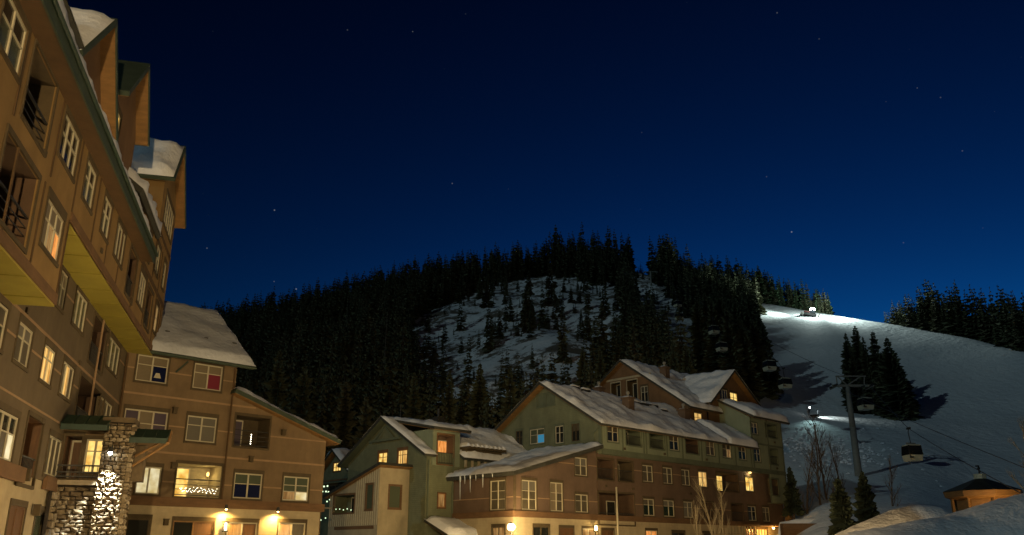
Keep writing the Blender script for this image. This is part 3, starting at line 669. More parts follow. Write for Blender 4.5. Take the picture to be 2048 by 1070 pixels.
SW = empty('stone_wall', V.w(0, 0), math.atan2(V.a[1], V.a[0]), 'rough stone base wall below the porch railing, half lit by the floodlight', 'stone wall')
m = MB(); m.box(0.02, 0.6, -2.0, 0.0, 0, 4.26); m.box(-0.9, 0.02, -0.14, -0.02, 0, 4.0); m.build('core', 'mortar', SW)
stone_face(SW, lambda u, z: (-0.02, u, z), math.pi * 1.5, -1.85, 0.0, 1.9, 4.25, hmin=.11, hmax=.24, wmin=.16, wmax=.48, proud=.24)
stone_face(SW, lambda u, z: (u, -0.17, z), 0, -0.85, 0.0, 1.8, 4.0, hmin=.2, hmax=.32, wmin=.3, wmax=.6)
# floodlight on the pier, shining down it
FL = empty('floodlight', V.w(-0.78, -1.98, 5.62), math.atan2(V.a[1], V.a[0]), 'small white floodlight shining down the stone pier', 'floodlight')
m = MB(); m.tube((0, 0, 0.05), (0.3, 0, 0.2), 0.03); m.tube((0, 0, -0.1), (0, 0, 0.12), 0.11, 0.07); m.build('housing', 'rail_metal', FL)
m = MB(); m.ball((0, 0, -0.12), 0.08); m.build('bulb', 'bulb_white', FL)
lamp(FL, (-0.12, 0.0, -0.22), 4200, (0.98, 1.0, 0.9), 0.04, spot=64, aim=(0.12, 0.03, -1), blend=0.7)

# ------------------------------------------------------------------ tan building at the end of the plaza
T = Frame(at_y(290, 838, 46), 45.4, 'tan_building', 'tan stucco building with snowy roof and pale bands beside the lodge')
TX0, TX1, TXS = -1.45, 11.35, 4.95
ta_ = Wall(T, 'front', 0, [(TX0, 4.5), (TXS, 4.5), (TXS, 12.2), (TX0, 12.2)], 'stucco_tan')
tb_ = Wall(T, 'front', 0, [(TXS, 4.5), (TX1, 4.5), (TX1, 8.45), (TXS, 10.45)], 'stucco_tan')
Z1, Z2, Z3 = (4.7, 6.1), (7.63, 9.03), (10.57, 12.0)
ta_.pwin((277, 707), (332, 769), Z3, cols=2, rows=(0.36,), pane='blind', over={(1, 0): 'night_blue', (0, 0): 'blind'}, head=0.1, label='window with a small lamp in front of dark blue glass')
ta_.pwin((390, 726), (441, 782), Z3, cols=2, rows=(0.36,), pane='blind', over={(1, 0): 'blind_red'}, head=0.1, label='window with a deep red shade in its right half')
ta_.pwin((251, 814), (331, 871), Z2, cols=3, rows=(0.5,), pane='blind_violet', over={(1, 0): 'blind', (1, 1): 'blind'}, label='triple window with a tan blind between two violet panes')
ta_.pwin((376, 830), (429, 886), Z2, cols=2, rows=(0.36,), pane='blind_grey', label='window with grey blinds fully drawn')
tb_.pbalc((473, 829), (535, 898), (7.6, 9.35), depth=1.4, inner='trim_dark', doorpos=0.25, lit='blind_violet', balusters=False)
ta_.pwin((276, 934), (317, 990), Z1, cols=2, rows=(), pane='lit_pale', label='window lit pale yellow next to the porch')
bal = ta_.pbalc((356, 925), (438, 995), (4.66, 6.4), depth=1.5, inner='cream_board', doorpos=0.3, lit='lit_room', rail=True, balusters=False)
tb_.pwin((470, 944), (521, 998), Z1, cols=2, rows=(0.42,), pane='night_blue', over={(0, 1): 'glass_green', (1, 1): 'glass_green'}, label='unlit window with dark blue lower panes')
tb_.pwin((568, 950), (615, 1002), Z1, cols=2, rows=(0.36, 0.62), pane='glass_green', over={(0, 0): 'lit_dim', (1, 0): 'lit_pale'}, label='window with a pale lit lower corner')
for z in (11.2, 8.3, 5.35): stripes(ta_, z, TX0, TXS); 
for z in (8.3, 5.35): stripes(tb_, z, TXS, TX1)
stripes(ta_, 9.83, TX0, TXS, h=0.1); stripes(tb_, 9.83, TXS, 6.4, h=0.1); stripes(ta_, 6.85, TX0, TXS, h=0.1); stripes(tb_, 6.85, TXS, TX1, h=0.1)
ta_.finish(); tb_.finish()
strip(T, 'front', 0, TX0, TX1 + 0.15, 4.12, 4.58, 'belt_brown', 'belt_board', 0.12)
tg = Wall(T, 'front', 0.04, [(TX0, 0), (TX1 - 0.05, 0), (TX1 - 0.05, 4.15), (TX0, 4.15)], 'cream_siding')
tg.window(-0.2, 1.0, 0.2, 3.45, cols=1, rows=(), pane='glass_dark', frame='trim_dark')
tg.window(2.25, 4.55, 0.2, 3.4, cols=2, rows=(), pane='glass_dark', frame='wood_soffit', over={(1, 0): 'wood_door'})
tg.window(5.35, 7.2, 0.5, 3.4, cols=2, rows=(), pane='lit_dim', frame='frame_cream', over={(1, 0): 'wood_door'})
tg.window(8.55, 10.35, 0.5, 3.45, cols=2, rows=(), pane='lit_dim', frame='frame_cream', over={(1, 0): 'curtain_dark'})
tg.finish()
m = MB(); m.quad((TX1, 0, 0), (TX1, 11, 0), (TX1, 11, 8.4), (TX1, 0, 8.4)); m.quad((TXS, 0, 9), (TXS, 10, 9), (TXS, 10, 12.2), (TXS, 5, 16.3), (TXS, 0, 12.2)); m.quad((TX0, 11, 0), (TX1, 11, 0), (TX1, 11, 8), (TX0, 11, 8)); m.build('end_wall', 'stucco_tan', T.e)
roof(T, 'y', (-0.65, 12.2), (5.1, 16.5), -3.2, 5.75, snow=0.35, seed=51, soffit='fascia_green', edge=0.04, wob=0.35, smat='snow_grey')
roof(T, 'y', (5.1, 16.5), (10.5, 12.4), -3.2, 5.75, snow=0.3, seed=52, soffit='fascia_green')
m = MB(); m.tube((4.8, -.09, 12.0), (4.8, -.09, 4.6), .055); m.build('downspout', 'seam', T.e)
m = MB(); m.tube((-1.6, -0.72, 12.08), (5.75, -0.72, 12.08), 0.08); m.build('gutter', 'fascia_green', T.e)
roof(T, 'x', (4.75, 10.75), (12.1, 8.42), -0.6, 11.4, snow=0.25, seed=53, soffit='wood_soffit')
for u, z in ((2.0, 12.0), (3.4, 13.4), (5.0, 13.0)): pass
for u in (0.9, 3.2, 5.0):
    m = MB(); m.box(u - 0.12, u + 0.12, 0.75, 0.95, 13.35, 13.75); m.build('snow_guard', 'rail_metal', T.e)
for px_, py_ in ((358, 718), ):
    q = T.front(px_, py_); m = MB(); m.tube((q[0] + 0.3, -0.55, 11.9), (q[0] - 0.1, -0.05, 11.3), 0.05); m.build('bracket', 'fascia_green', T.e)
for px_, py_ in ((348, 822), (345, 932), (330, 1045), (565, 866), (500, 919)):
    q = T.front(px_, py_); m = MB(); m.box(q[0] - 0.11, q[0] + 0.11, -0.22, -0.02, q[1] - 0.15, q[1] + 0.15); m.box(q[0] - 0.14, q[0] + 0.14, -0.25, -0.01, q[1] + 0.15, q[1] + 0.19); m.build('unlit_sconce', 'trim_dark', T.e)
for px_, py_, lab in ((448, 1014, 'small downlight under the belt board left of the lantern'), (551, 1019, 'small downlight under the belt board over the lit ground-floor windows')):
    q = T.front(px_, py_); e = empty('downlight', T.w(q[0], -0.3, q[1]), math.atan2(T.a[1], T.a[0]), lab, 'wall light')
    m = MB(); m.tube((0, 0, -0.12), (0, 0, 0.12), 0.11, 0.08); m.box(-0.03, 0.03, 0, 0.3, -0.02, 0.04); m.build('housing', 'rail_metal', e)
    m = MB(); m.ball((0, 0, -0.12), 0.06); m.build('bulb', 'bulb_warm', e)
    lamp(e, (0, -0.12, -0.22), 640, (1, 0.60, 0.18), 0.05, spot=150, aim=(0, 0.25, -1), blend=0.8)
q = T.front(446, 1053); LN = empty('wall_lantern', T.w(q[0], -0.28, q[1]), math.atan2(T.a[1], T.a[0]), 'glowing wall lantern beside the ground-floor door of the tan building', 'lantern')
m = MB(); m.box(-.12, .12, -.12, .12, -.3, -.24); m.box(-.14, .14, -.14, .14, .22, .27); m.box(-.03, .03, .1, .3, .1, .15)
for a_, b2 in ((-.11, -.11), (.11, -.11), (-.11, .11), (.11, .11)): m.box(a_ - .012, a_ + .012, b2 - .012, b2 + .012, -.24, .22)
m.build('cage', 'rail_metal', LN); m = MB(); m.tube((0, 0, -.2), (0, 0, .18), .07); m.build('bulb', 'bulb_small', LN); lamp(LN, (0, -0.25, 0), 60, WARM, 0.08)
e = empty('balcony_lamp', T.w(4.3, 0.9, 5.95), 0, 'small wall lamp glowing inside the bright balcony', 'lamp'); m = MB(); m.ball((0, 0, 0), .08); m.tube((0, 0, .05), (0, 0, .16), .1, .04); m.build('shade', 'lamp_soft', e); lamp(e, (0, -0.15, -0.1), 16, (1, .72, .25), .08)
# string lights along the lit balcony
rr = random.Random(2); SL = MB(); qa = T.front(358, 992); qb = T.front(432, 990)
for k in range(46): SL.ball((qa[0] + (qb[0] - qa[0]) * k / 45, -0.03 + rr.uniform(-.02, .02), 5.02 + 0.08 * math.sin(k * 1.3) + rr.uniform(-.09, .07)), 0.02, 6)
o = SL.build('string_lights', 'bulb_small', None); o.location = T.e.location; o.rotation_euler = T.e.rotation_euler; tag(o, 'white string lights wound along the lit balcony railing', 'string lights')
SL = MB(); q = T.front(500, 890)
for k in range(5): SL.ball((q[0] + .05, 0.05, 7.8 + k * 0.13), 0.035, 6)
o = SL.build('string_lights', 'bulb_small', None); o.location = T.e.location; o.rotation_euler = T.e.rotation_euler; tag(o, 'short upright string of white lights on the dark upper balcony', 'string lights')
m = MB(); q = T.front(316, 750); m.hexa([(q[0]-.2, .045, 10.85), (q[0]+.2, .045, 10.85), (q[0]+.2, .053, 10.85), (q[0]-.2, .053, 10.85), (q[0]-.1, .045, 11.12), (q[0]+.1, .045, 11.12), (q[0]+.1, .053, 11.12), (q[0]-.1, .053, 11.12)])
o = m.build('table_lamp', 'frame_cream', None); o.location = T.e.location; o.rotation_euler = T.e.rotation_euler; tag(o, 'small pale table lamp behind the dark blue window', 'lamp')

# ------------------------------------------------------------------ green and brown building on the right, and its hall
R = Frame(at_y(1297, 947, 80), 45.4, 'condominium', 'long green and brown building with a snowy roof below the ski run')
RX0, RX1 = -7.3, 24.2
YO = -0.45
S1, S2, S3, S4 = (4.97, 6.42), (7.93, 9.40), (11.02, 12.40), (13.95, 15.15)
rb = Wall(R, 'front', 0, [(RX0, 4.5), (RX1, 4.5), (RX1, 10.0), (RX0, 10.0)], 'stucco_brown')
rb.pbalc((1194, 919), (1228, 958), (7.8, 9.5), inner='recess_shade_brown', doorpos=0.5, door='wood_door')
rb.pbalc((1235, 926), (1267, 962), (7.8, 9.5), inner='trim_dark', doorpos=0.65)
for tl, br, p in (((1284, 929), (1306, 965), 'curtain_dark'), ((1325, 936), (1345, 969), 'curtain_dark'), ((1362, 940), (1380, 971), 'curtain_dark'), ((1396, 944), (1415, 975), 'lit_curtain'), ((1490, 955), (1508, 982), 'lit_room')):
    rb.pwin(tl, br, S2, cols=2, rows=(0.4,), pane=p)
rb.pbalc((1432, 949), (1478, 983), (7.75, 9.5), inner='recess_shade_brown', doorpos=0.68, lit='lit_room')
rb.pbalc((1197, 990), (1270, 1050), (4.1, 6.7), inner='recess_shade_brown', doorpos=0.75, depth=1.7)
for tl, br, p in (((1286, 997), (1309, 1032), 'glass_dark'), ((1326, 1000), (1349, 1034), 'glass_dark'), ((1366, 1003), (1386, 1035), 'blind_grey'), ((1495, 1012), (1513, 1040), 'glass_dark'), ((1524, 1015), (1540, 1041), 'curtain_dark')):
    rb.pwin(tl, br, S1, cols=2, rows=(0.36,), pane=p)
rb.pbalc((1404, 1005), (1428, 1040), (4.9, 6.5), inner='recess_shade_brown'); rb.pbalc((1462, 1010), (1488, 1043), (4.8, 6.5), inner='recess_shade_brown')
stripes(rb, 8.8, RX0, 16.8); stripes(rb, 5.85, RX0, 16.8)
rb.finish()
strip(R, 'front', 0, RX0, RX1, 4.4, 4.85, 'belt_brown', 'belt_board', 0.1)
rg = Wall(R, 'front', 0.04, [(RX0, 0), (RX1, 0), (RX1, 4.45), (RX0, 4.45)], 'cream_siding')
rg.window(-6.9, -5.3, 0.3, 3.6, cols=2, rows=(), pane='wood_door', frame='wood_door'); rg.window(-0.8, 0.9, 0.6, 3.7, cols=2, rows=(), pane='lit_orange')
rg.window(3.2, 5.2, 0.6, 3.6, cols=2, rows=(), pane='glass_dark', frame='trim_dark'); rg.window(8.2, 10.0, 0.6, 3.6, cols=2, rows=(), pane='glass_dark', frame='trim_dark')
rg.window(16.2, 17.8, 0.3, 4.2, cols=3, rows=(0.35,), pane='lit_orange', frame='wood_soffit'); rg.window(18.2, 20.4, 0.3, 4.2, cols=4, rows=(0.35,), pane='lit_room', frame='wood_soffit', label='tall glowing orange entrance glazing')
rg.finish()
m = MB()
for k in range(9): m.box(13.0 + k * 0.55, 13.12 + k * 0.55, -0.09, 0.02, 3.2, 4.35)
m.build('batten', 'cream_board', R.e)
# overhanging green storey
ga = Wall(R, 'front', YO, [(-7.1, 9.95), (17.9, 9.95), (17.9, 12.7), (-7.1, 12.7)], 'green_panel')
gb = Wall(R, 'front', YO, [(17.9, 9.95), (24.6, 9.95), (24.6, 15.7), (17.9, 15.7)], 'green_panel')
gc = Wall(R, 'front', YO, [(20.9, 6.9), (24.6, 6.9), (24.6, 9.95), (20.9, 9.95)], 'green_panel')
for tl, br, p in (((1214, 850), (1237, 886), 'glass_dark'), ((1338, 870), (1358, 903), 'glass_dark'), ((1411, 882), (1430, 913), 'curtain_dark'), ((1444, 887), (1463, 918), 'curtain_dark'), ((1476, 893), (1493, 922), 'glass_dark')):
    ga.pwin(tl, br, S3, cols=2, rows=(0.38,), pane=p, trim='green_trim', head=0.12, over={(1, 0): 'lit_dim'} if tl[0] == 1444 else None)
ga.pbalc((1251, 855), (1283, 893), (10.95, 12.5), inner='green_trim', trim='green_trim', doorpos=0.7); ga.pbalc((1298, 860), (1329, 899), (10.95, 12.5), inner='green_trim', trim='green_trim', doorpos=0.55); ga.pbalc((1370, 877), (1398, 909), (10.95, 12.5), inner='recess_shade_brown', trim='green_trim', door='wood_door')
gb.pwin((1507, 898), (1522, 926), S3, cols=2, rows=(0.38,), pane='glass_dark', trim='green_trim', head=0.12)
gb.pbalc((1537, 905), (1557, 931), (11.0, 12.6), inner='green_trim', trim='green_trim', door='blind_violet', doorpos=0.6)
gb.pwin((1500, 845), (1516, 870), S4, cols=2, rows=(0.38,), pane='glass_dark', trim='green_trim', head=0.12)
gb.pbalc((1530, 855), (1554, 877), (13.9, 15.3), inner='green_trim', trim='green_trim')
gc.pbalc((1542, 955), (1558, 985), (7.7, 9.4), inner='trim_dark', trim='green_trim')
ga.finish(); gb.finish(); gc.finish()
strip(R, 'front', YO, -7.15, 24.65, 9.9, 10.35, 'green_trim', 'belt_board', 0.05)
strip(R, 'front', YO, 17.95, 24.65, 12.85, 13.05, 'green_trim', 'belt_board', 0.04)
for px_ in (1204, 1246, 1288, 1293, 1334, 1365, 1403, 1437, 1470, 1501):
    xs = R.front(px_, 900, YO)[0]; strip(R, 'front', YO, xs - 0.09, xs + 0.09, 10.35, 12.7, 'green_trim', 'panel_seam', 0.035)
for xs in (18.05, 21.4, 24.5): strip(R, 'front', YO, xs - 0.1, xs + 0.1, 10.35, 15.7, 'green_trim', 'panel_seam', 0.037)
for xs in (21.0, 24.5): strip(R, 'front', YO, xs - 0.1, xs + 0.1, 6.9, 9.9, 'green_trim', 'panel_seam', 0.037)
m = MB(); m.box(-7.1, 24.6, YO + 0.01, 0.0, 9.9, 9.95); m.box(20.9, 24.6, YO + 0.01, 0.0, 6.85, 6.9); m.build('soffit', 'green_trim', R.e)
# end gable
ge = Wall(R, 'side', -7.1, [(YO, 9.9), (12.9, 9.9), (12.9, 12.7), (6.17, 16.55), (YO, 12.7)], 'green_siding')
ge.window(5.0, 7.2, 14.75, 15.9, cols=2, rows=(), pane='green_trim', frame='green_trim', trim='green_trim', head=0.08)
for tl, br, p in (((1127, 855), (1111, 884), 'glass_dark'), ((1159, 856), (1144, 885), 'glass_dark')):
    a_ = ge.px(tl); b_ = ge.px(br); ge.window(a_[0], b_[0], 11.2, 12.75, cols=2, rows=(0.4,), pane=p, frame='frame_cream' if tl[0] == 1127 else 'trim_dark', trim='green_trim')
a_ = ge.px((1060, 862)); b_ = ge.px((1089, 880)); ge.window(b_[0], a_[0], 11.4, 12.75, cols=2, rows=(0.4,), pane='glass_green', over={(0, 0): 'lit_tv'}, trim='green_trim', label='window with a bright blue glow in its lower corner')
a_ = ge.px((1032, 855)); ge.window(a_[0] - 0.9, a_[0], 11.3, 12.8, cols=2, rows=(0.4,), pane='glass_dark', frame='trim_dark', trim='green_trim')
ge.finish()
strip(R, 'side', -7.1, YO - 0.05, YO + 0.3, 9.9, 12.6, 'green_trim', 'corner_board', 0.05)
m = MB(); m.tube((-7.6, -0.95, 12.35), (-7.2, 0.35, 11.7), 0.05); m.tube((-7.2, 0.35, 11.7), (-7.2, 0.35, 10.4), 0.05); m.build('downspout', 'green_trim', R.e)
SL_ = (16.95 - 12.38) / (6.17 + 1.15)
roof(R, 'y', (-1.15, 12.38), (6.17, 16.95), -7.9, 12.4, snow=0.28, seed=61, edge=0.03, wob=0.85, mat='roof_dark')
roof(R, 'y', (-1.15, 12.38), (3.15, 12.38 + SL_ * 4.3), 12.4, 18.2, snow=0.55, seed=62, edge=0.12, wob=0.3, mat='roof_dark')
roof(R, 'y', (6.17, 16.95), (13.6, 12.3), -7.9, 12.4, snow=0.28, seed=63, mat='roof_dark')
# wing on the right
gw = Wall(R, 'side', 17.9, [(YO, 12.7), (3.2, 12.7), (3.2, 17.9), (YO, 15.7)], 'green_panel'); gw.finish()
roof(R, 'y', (-1.2, 15.75), (3.1, 18.0), 17.6, 25.4, snow=0.5, seed=64, edge=0.12, wob=0.5, mat='roof_dark')
m = MB(); m.quad((24.6, YO, 6.9), (24.6, 12, 6.9), (24.6, 12, 15.7), (24.6, YO, 15.7)); m.quad((RX1, 0, 0), (RX1, 12, 0), (RX1, 12, 10), (RX1, 0, 10)); m.build('end_wall', 'green_panel', R.e)
# tall brown rear block
bs = Wall(R, 'side', 12.4, [(3.5, 12.6), (20.5, 12.6), (20.5, 16.9), (12.0, 22.7), (3.5, 16.9)], 'gable_brown')
a_ = bs.px((1222, 765)); b_ = bs.px((1241, 782)); bs.balcony(a_[0], b_[0], 18.6, 20.5, inner='trim_dark', trim='cream_board', rail=False, door='glass_dark', depth=0.8)
a_ = bs.px((1254, 762)); b_ = bs.px((1275, 785)); bs.balcony(a_[0], b_[0], 18.2, 20.5, inner='trim_dark', trim='cream_board', rail=False, door='glass_dark', depth=0.8)
a_ = bs.px((1281, 770)); b_ = bs.px((1297, 803)); bs.window(a_[0], b_[0], 17.8, 19.6, cols=2, rows=(0.38,), pane='glass_dark', label='tall window with cream cross bars beside the dark balconies')
bs.finish(); strip(R, 'side', 12.4, 8.2, 14.6, 20.75, 21.0, 'cream_board', 'lintel_board', 0.08)
bf = Wall(R, 'front', 3.5, [(12.4, 12.6), (15.9, 12.6), (15.9, 16.95), (12.4, 16.95)], 'gable_brown')
bf.pwin((1388, 823), (1405, 853), (14.75, 16.15), cols=2, rows=(0.36,), pane='lit_curtain', label='window glowing bright yellow just above the snowy eave'); bf.finish()
bg_ = Wall(R, 'front', 3.2, [(15.7, 13.5), (27.2, 13.5), (27.2, 17.1), (20.8, 21.3), (15.7, 17.4)], 'gable_brown')
bg_.pwin((1439, 776), (1456, 806), (17.75, 19.3), cols=3, rows=(), pane='glass_dark')
bg_.pwin((1459, 778), (1476, 811), (17.6, 19.2), cols=2, rows=(0.36,), pane='lit_room', label='window glowing yellow in the brown gable')
bg_.pwin((1452, 838), (1471, 858), (15.1, 16.2), cols=2, rows=(0.4,), pane='glass_dark'); bg_.finish()
m = MB(); q0 = R.front(1422, 835, 3.2)[0]; q1 = R.front(1474, 845, 3.2)[0]; m.hexa([(q0, 2.6, 16.4), (q1, 2.6, 16.4), (q1, 3.2, 16.4), (q0, 3.2, 16.4), (q0, 2.7, 16.5), (q1, 2.7, 16.5), (q1, 3.2, 17.1), (q0, 3.2, 17.1)]); m.build('window_hood', 'belt_brown', R.e)
roof(R, 'y', (2.75, 16.55), (12.0, 23.0), 11.75, 30, snow=0.3, seed=65, edge=0.04, mat='roof_dark')
roof(R, 'y', (12.0, 23.0), (21.2, 16.6), 11.75, 30, snow=0.3, seed=66, mat='roof_dark')
roof(R, 'x', (15.3, 17.4), (20.8, 21.75), 2.55, 11, snow=0.3, seed=67, edge=0.05, mat='roof_dark')
roof(R, 'x', (20.8, 21.75), (27.9, 16.95), 2.55, 11, snow=0.25, seed=68, mat='roof_dark')
m = MB(); m.quad((27.2, 3.2, 13), (27.2, 20, 13), (27.2, 20, 17), (27.2, 3.2, 17)); m.quad((12.4, 20.4, 0), (27, 20.4, 0), (27, 20.4, 16.5), (12.4, 20.4, 16.5)); m.quad((-7, 12.9, 0), (12.4, 12.9, 0), (12.4, 12.9, 12.3), (-7, 12.9, 12.3)); m.build('rear_wall', 'gable_brown', R.e)
m = MB(); m.tube((12.3, 3.4, 16.6), (12.3, 3.4, 14.0), 0.06); m.build('downspout', 'trim_dark', R.e)
def chimney(fr, x, y, z0, z1, w=0.5, mat='stucco_brown'):
    m = MB(); m.box(x - w, x + w, y - w, y + w, z0, z1); m.box(x - w - .1, x + w + .1, y - w - .1, y + w + .1, z1, z1 + .15); c = m.build('chimney', mat, fr.e)
    m = MB(); m.tube((x, y, z1 + .15), (x, y, z1 + .55), 0.13); m.ball((x, y, z1 + .62), 0.2); m.build('chimney_cap', 'grey_steel', c)
    snow_patch(lambda s, t: (x - w + 2*w*s, y - w + 2*w*t, z1 + .152), (0, 0, 1), 6, 6, 0.12, 7, c, edge=0.3)
def roof_pt(fr, px_, py_, a, b):
    """where a pixel ray meets the roof plane whose y-section runs a->b"""
    k = (b[1] - a[1]) / (b[0] - a[0]); d = ray(px_, py_); best = None
    db = d[:2] @ fr.b; da = d[:2] @ fr.a; ob = fr.o @ fr.b; oa = fr.o @ fr.a
    t = (a[1] - EYE + k * (-ob - a[0])) / (d[2] - k * db); return (t * da - oa, t * db - ob, EYE + t * d[2])
q = roof_pt(R, 1257, 822, (-1.15, 12.38), (6.17, 16.95)); chimney(R, q[0], q[1], q[2] - 0.6, q[2] + 1.15, 0.42)
q = roof_pt(R, 1330, 757, (2.75, 16.55), (12.0, 23.0)); chimney(R, q[0], q[1], q[2] - 0.6, q[2] + 1.2, 0.42)
chimney(R, 3.0, 8.0, 14.5, 17.9, 0.4)
q = R.front(1345, 845, 1.2); chimney(R, 11.0, 3.2, 14.3, 16.0, 0.45)
q = R.side(1143, 765, 2.0)
# snow guards on the roof: short rail pieces carrying snow
for k, (px_, py_) in enumerate(((1272, 812), (1290, 815), (1308, 818), (1328, 828), (1150, 782), (1172, 788))):
    q = roof_pt(R, px_, py_, (-1.15, 12.38), (6.17, 16.95)); m = MB(); m.box(q[0] - .7, q[0] + .7, q[1] - .05, q[1] + .05, q[2], q[2] + .42); g_ = m.build('snow_guard', 'rail_metal', R.e)
    snow_patch(lambda s, t: (q[0] - .72 + 1.44*s, q[1] - .15 + .3*t, q[2] + .42), (0, 0, 1), 10, 6, 0.16, k, g_, edge=0.3)
for x_, z_ in ((-6.2, 7.25), (-2.4, 7.2), (6.5, 7.2), (11.5, 7.15), (-4.0, 10.55), (2.0, 10.55), (9.0, 10.55), (22.8, 13.4), (22.8, 10.6)):
    yv = YO if z_ > 10 else 0.0; m = MB(); m.box(x_ - .13, x_ + .13, yv - .09, yv + .005, z_ - .1, z_ + .1); m.build('vent', 'trim_dark', R.e)
# the flag-like pale pole in front of the facade, entrance column on the right
q = R.front(1234, 1010, -0.9); m = MB(); m.tube((0, 0, 0), (0, 0, 7.05), 0.09, 0.08); m.ball((0, 0, 7.07), 0.09); o = m.build('pole', 'frame_cream', None, True); o.location = R.w(q[0], -0.9); tag(o, 'slim cream pole standing in front of the dark balcony recess', 'pole')
q = R.front(1566, 1040, -0.5); m = MB(); m.box(-.3, .3, -.3, .3, 0, 7.2); m.box(-.4, .4, -.4, .4, 0, 1.0); o = m.build('column', 'wood_soffit', None); o.location = R.w(24.1, -0.6); o.rotation_euler = R.e.rotation_euler; tag(o, 'orange-lit wooden column at the right end of the green building', 'column')
EL = empty('entrance_lamp', R.w(19.3, -1.3, 4.3), math.atan2(R.a[1], R.a[0]), 'lamp under the entrance canopy at the right end of the green building', 'lamp'); m = MB(); m.tube((0, 0, 0), (0, 0, .14), .18); m.build('shade', 'rail_metal', EL); m = MB(); m.ball((0, 0, -.03), .12); m.build('bulb', 'bulb_warm', EL); lamp(EL, (0, -.1, -.2), 330, (1, .5, .12), .1)
m = MB(); m.box(15.6, 21.6, -1.9, -0.12, 4.42, 4.6); m.build('entrance_canopy', 'belt_brown', R.e)
for nm, px_, py_, pw_, lab in (('wall_lantern', 1192, 1056, 60, 'bright warm wall lantern below the balcony recess of the green building'), ):
    q = R.front(px_, py_, -.3); e = empty(nm, R.w(q[0], -.3, q[1]), math.atan2(R.a[1], R.a[0]), lab, 'lantern')
    m = MB(); m.box(-.14, .14, -.14, .14, -.3, -.24); m.box(-.16, .16, -.16, .16, .22, .28); m.box(-.03, .03, .1, .32, .1, .15)
    for a_, b2 in ((-.12, -.12), (.12, -.12), (-.12, .12), (.12, .12)): m.box(a_ - .012, a_ + .012, b2 - .012, b2 + .012, -.24, .22)
    m.build('cage', 'rail_metal', e); m = MB(); m.tube((0, 0, -.2), (0, 0, .18), .09); m.build('bulb', 'bulb_warm', e); lamp(e, (0, -.22, 0), pw_, WARM, .08)
q = R.front(1500, 951, -.2); e = empty('soffit_light', R.w(q[0], -0.22, 9.82), math.atan2(R.a[1], R.a[0]), 'small light under the green overhang above the lit windows', 'light'); m = MB(); m.tube((0, 0, -.05), (0, 0, .06), .16); m.build('fitting', 'lamp_soft', e); lamp(e, (0, -.05, -.15), 26, (1, .8, .4), .08)

# ------------------------------------------------------------------ brown hall with the wide snow roof
H = Frame(R.w(-17.37, 0), 45.4, 'hall', 'low brown hall with cross-barred windows and a wide snowy shed roof')
hf = Wall(H, 'front', 0, [(0, 4.5), (10.0, 4.5), (10.0, 10.25), (0, 7.55)], 'stucco_brown')
hf.pwin((1043, 956), (1073, 1020), (4.95, 7.2), cols=2, rows=(0.36, 0.64), pane='curtain_dark', fw=.08); hf.pwin((1100, 962), (1126, 1023), (4.95, 7.2), cols=2, rows=(0.36, 0.64), pane='curtain_dark', fw=.08)
hf.pwin((1149, 916), (1174, 952), S2, cols=2, rows=(0.45,), pane='curtain_dark'); hf.pwin((1150, 988), (1176, 1025), (4.97, 6.4), cols=2, rows=(0.36,), pane='curtain_dark')
stripes(hf, 5.85, 0, 10); stripes(hf, 8.8, 5.2, 10)
hf.finish()
hs_ = Wall(H, 'side', 0, [(0, 4.5), (7.3, 4.5), (7.3, 7.9), (0, 7.9)], 'stucco_brown')
a_ = hs_.px((981, 956)); b_ = hs_.px((1011, 1019)); hs_.window(b_[0], a_[0], 4.95, 7.2, cols=2, rows=(0.36, 0.64), pane='curtain_dark', fw=.08)
stripes(hs_, 5.85, 0, 7.3); hs_.finish()
strip(H, 'front', 0, -.12, 10.05, 4.4, 4.85, 'belt_brown', 'belt_board', .12); strip(H, 'side', 0, 0, 7.3, 4.4, 4.85, 'belt_brown', 'belt_board', .12)
strip(H, 'front', 0, -.03, .25, 4.85, 7.5, 'trim_dark', 'corner_board', .03)
h1 = Wall(H, 'front', .04, [(0.04, 0), (10.0, 0), (10.0, 4.45), (.04, 4.45)], 'cream_siding'); h1.window(2.2, 4.0, .4, 3.75, cols=2, rows=(), pane='glass_dark', frame='trim_dark'); h1.window(5.2, 6.9, .4, 3.7, cols=2, rows=(), pane='wood_door', frame='wood_door'); h1.window(8.0, 9.6, .4, 3.7, cols=2, rows=(), pane='lit_dim'); h1.finish()
h2 = Wall(H, 'side', .04, [(.04, 0), (7.3, 0), (7.3, 4.45), (.04, 4.45)], 'cream_siding'); h2.window(1.0, 2.4, .4, 3.7, cols=2, rows=(), pane='lit_dim', frame='trim_dark'); h2.finish()
hr = roof(H, 'x', (-.75, 7.72), (10.1, 10.65), -.75, 16, snow=.28, seed=71, edge=.03, wob=.75, th=.3, mat='roof_dark', soffit='roof_dark')
rr = random.Random(8)
for px_, y0, y1 in ((921, 944, 1000), (941, 943, 985), (966, 942, 975), (930, 944, 968), (952, 943, 962), (985, 941, 955)):
    a_ = H.side(px_, y0, -.72); b_ = H.side(px_, y1, -.72); m = MB(); z = [a_[1], (a_[1]*.65 + b_[1]*.35), b_[1]]; m.tube((-.72, a_[0], z[0] - .2), (-.72, a_[0] + .02, z[1]), .09, .05, 7); m.tube((-.72, a_[0] + .02, z[1]), (-.72, a_[0], z[2]), .05, .01, 7); m.build('icicle', 'icicle', H.e, True)
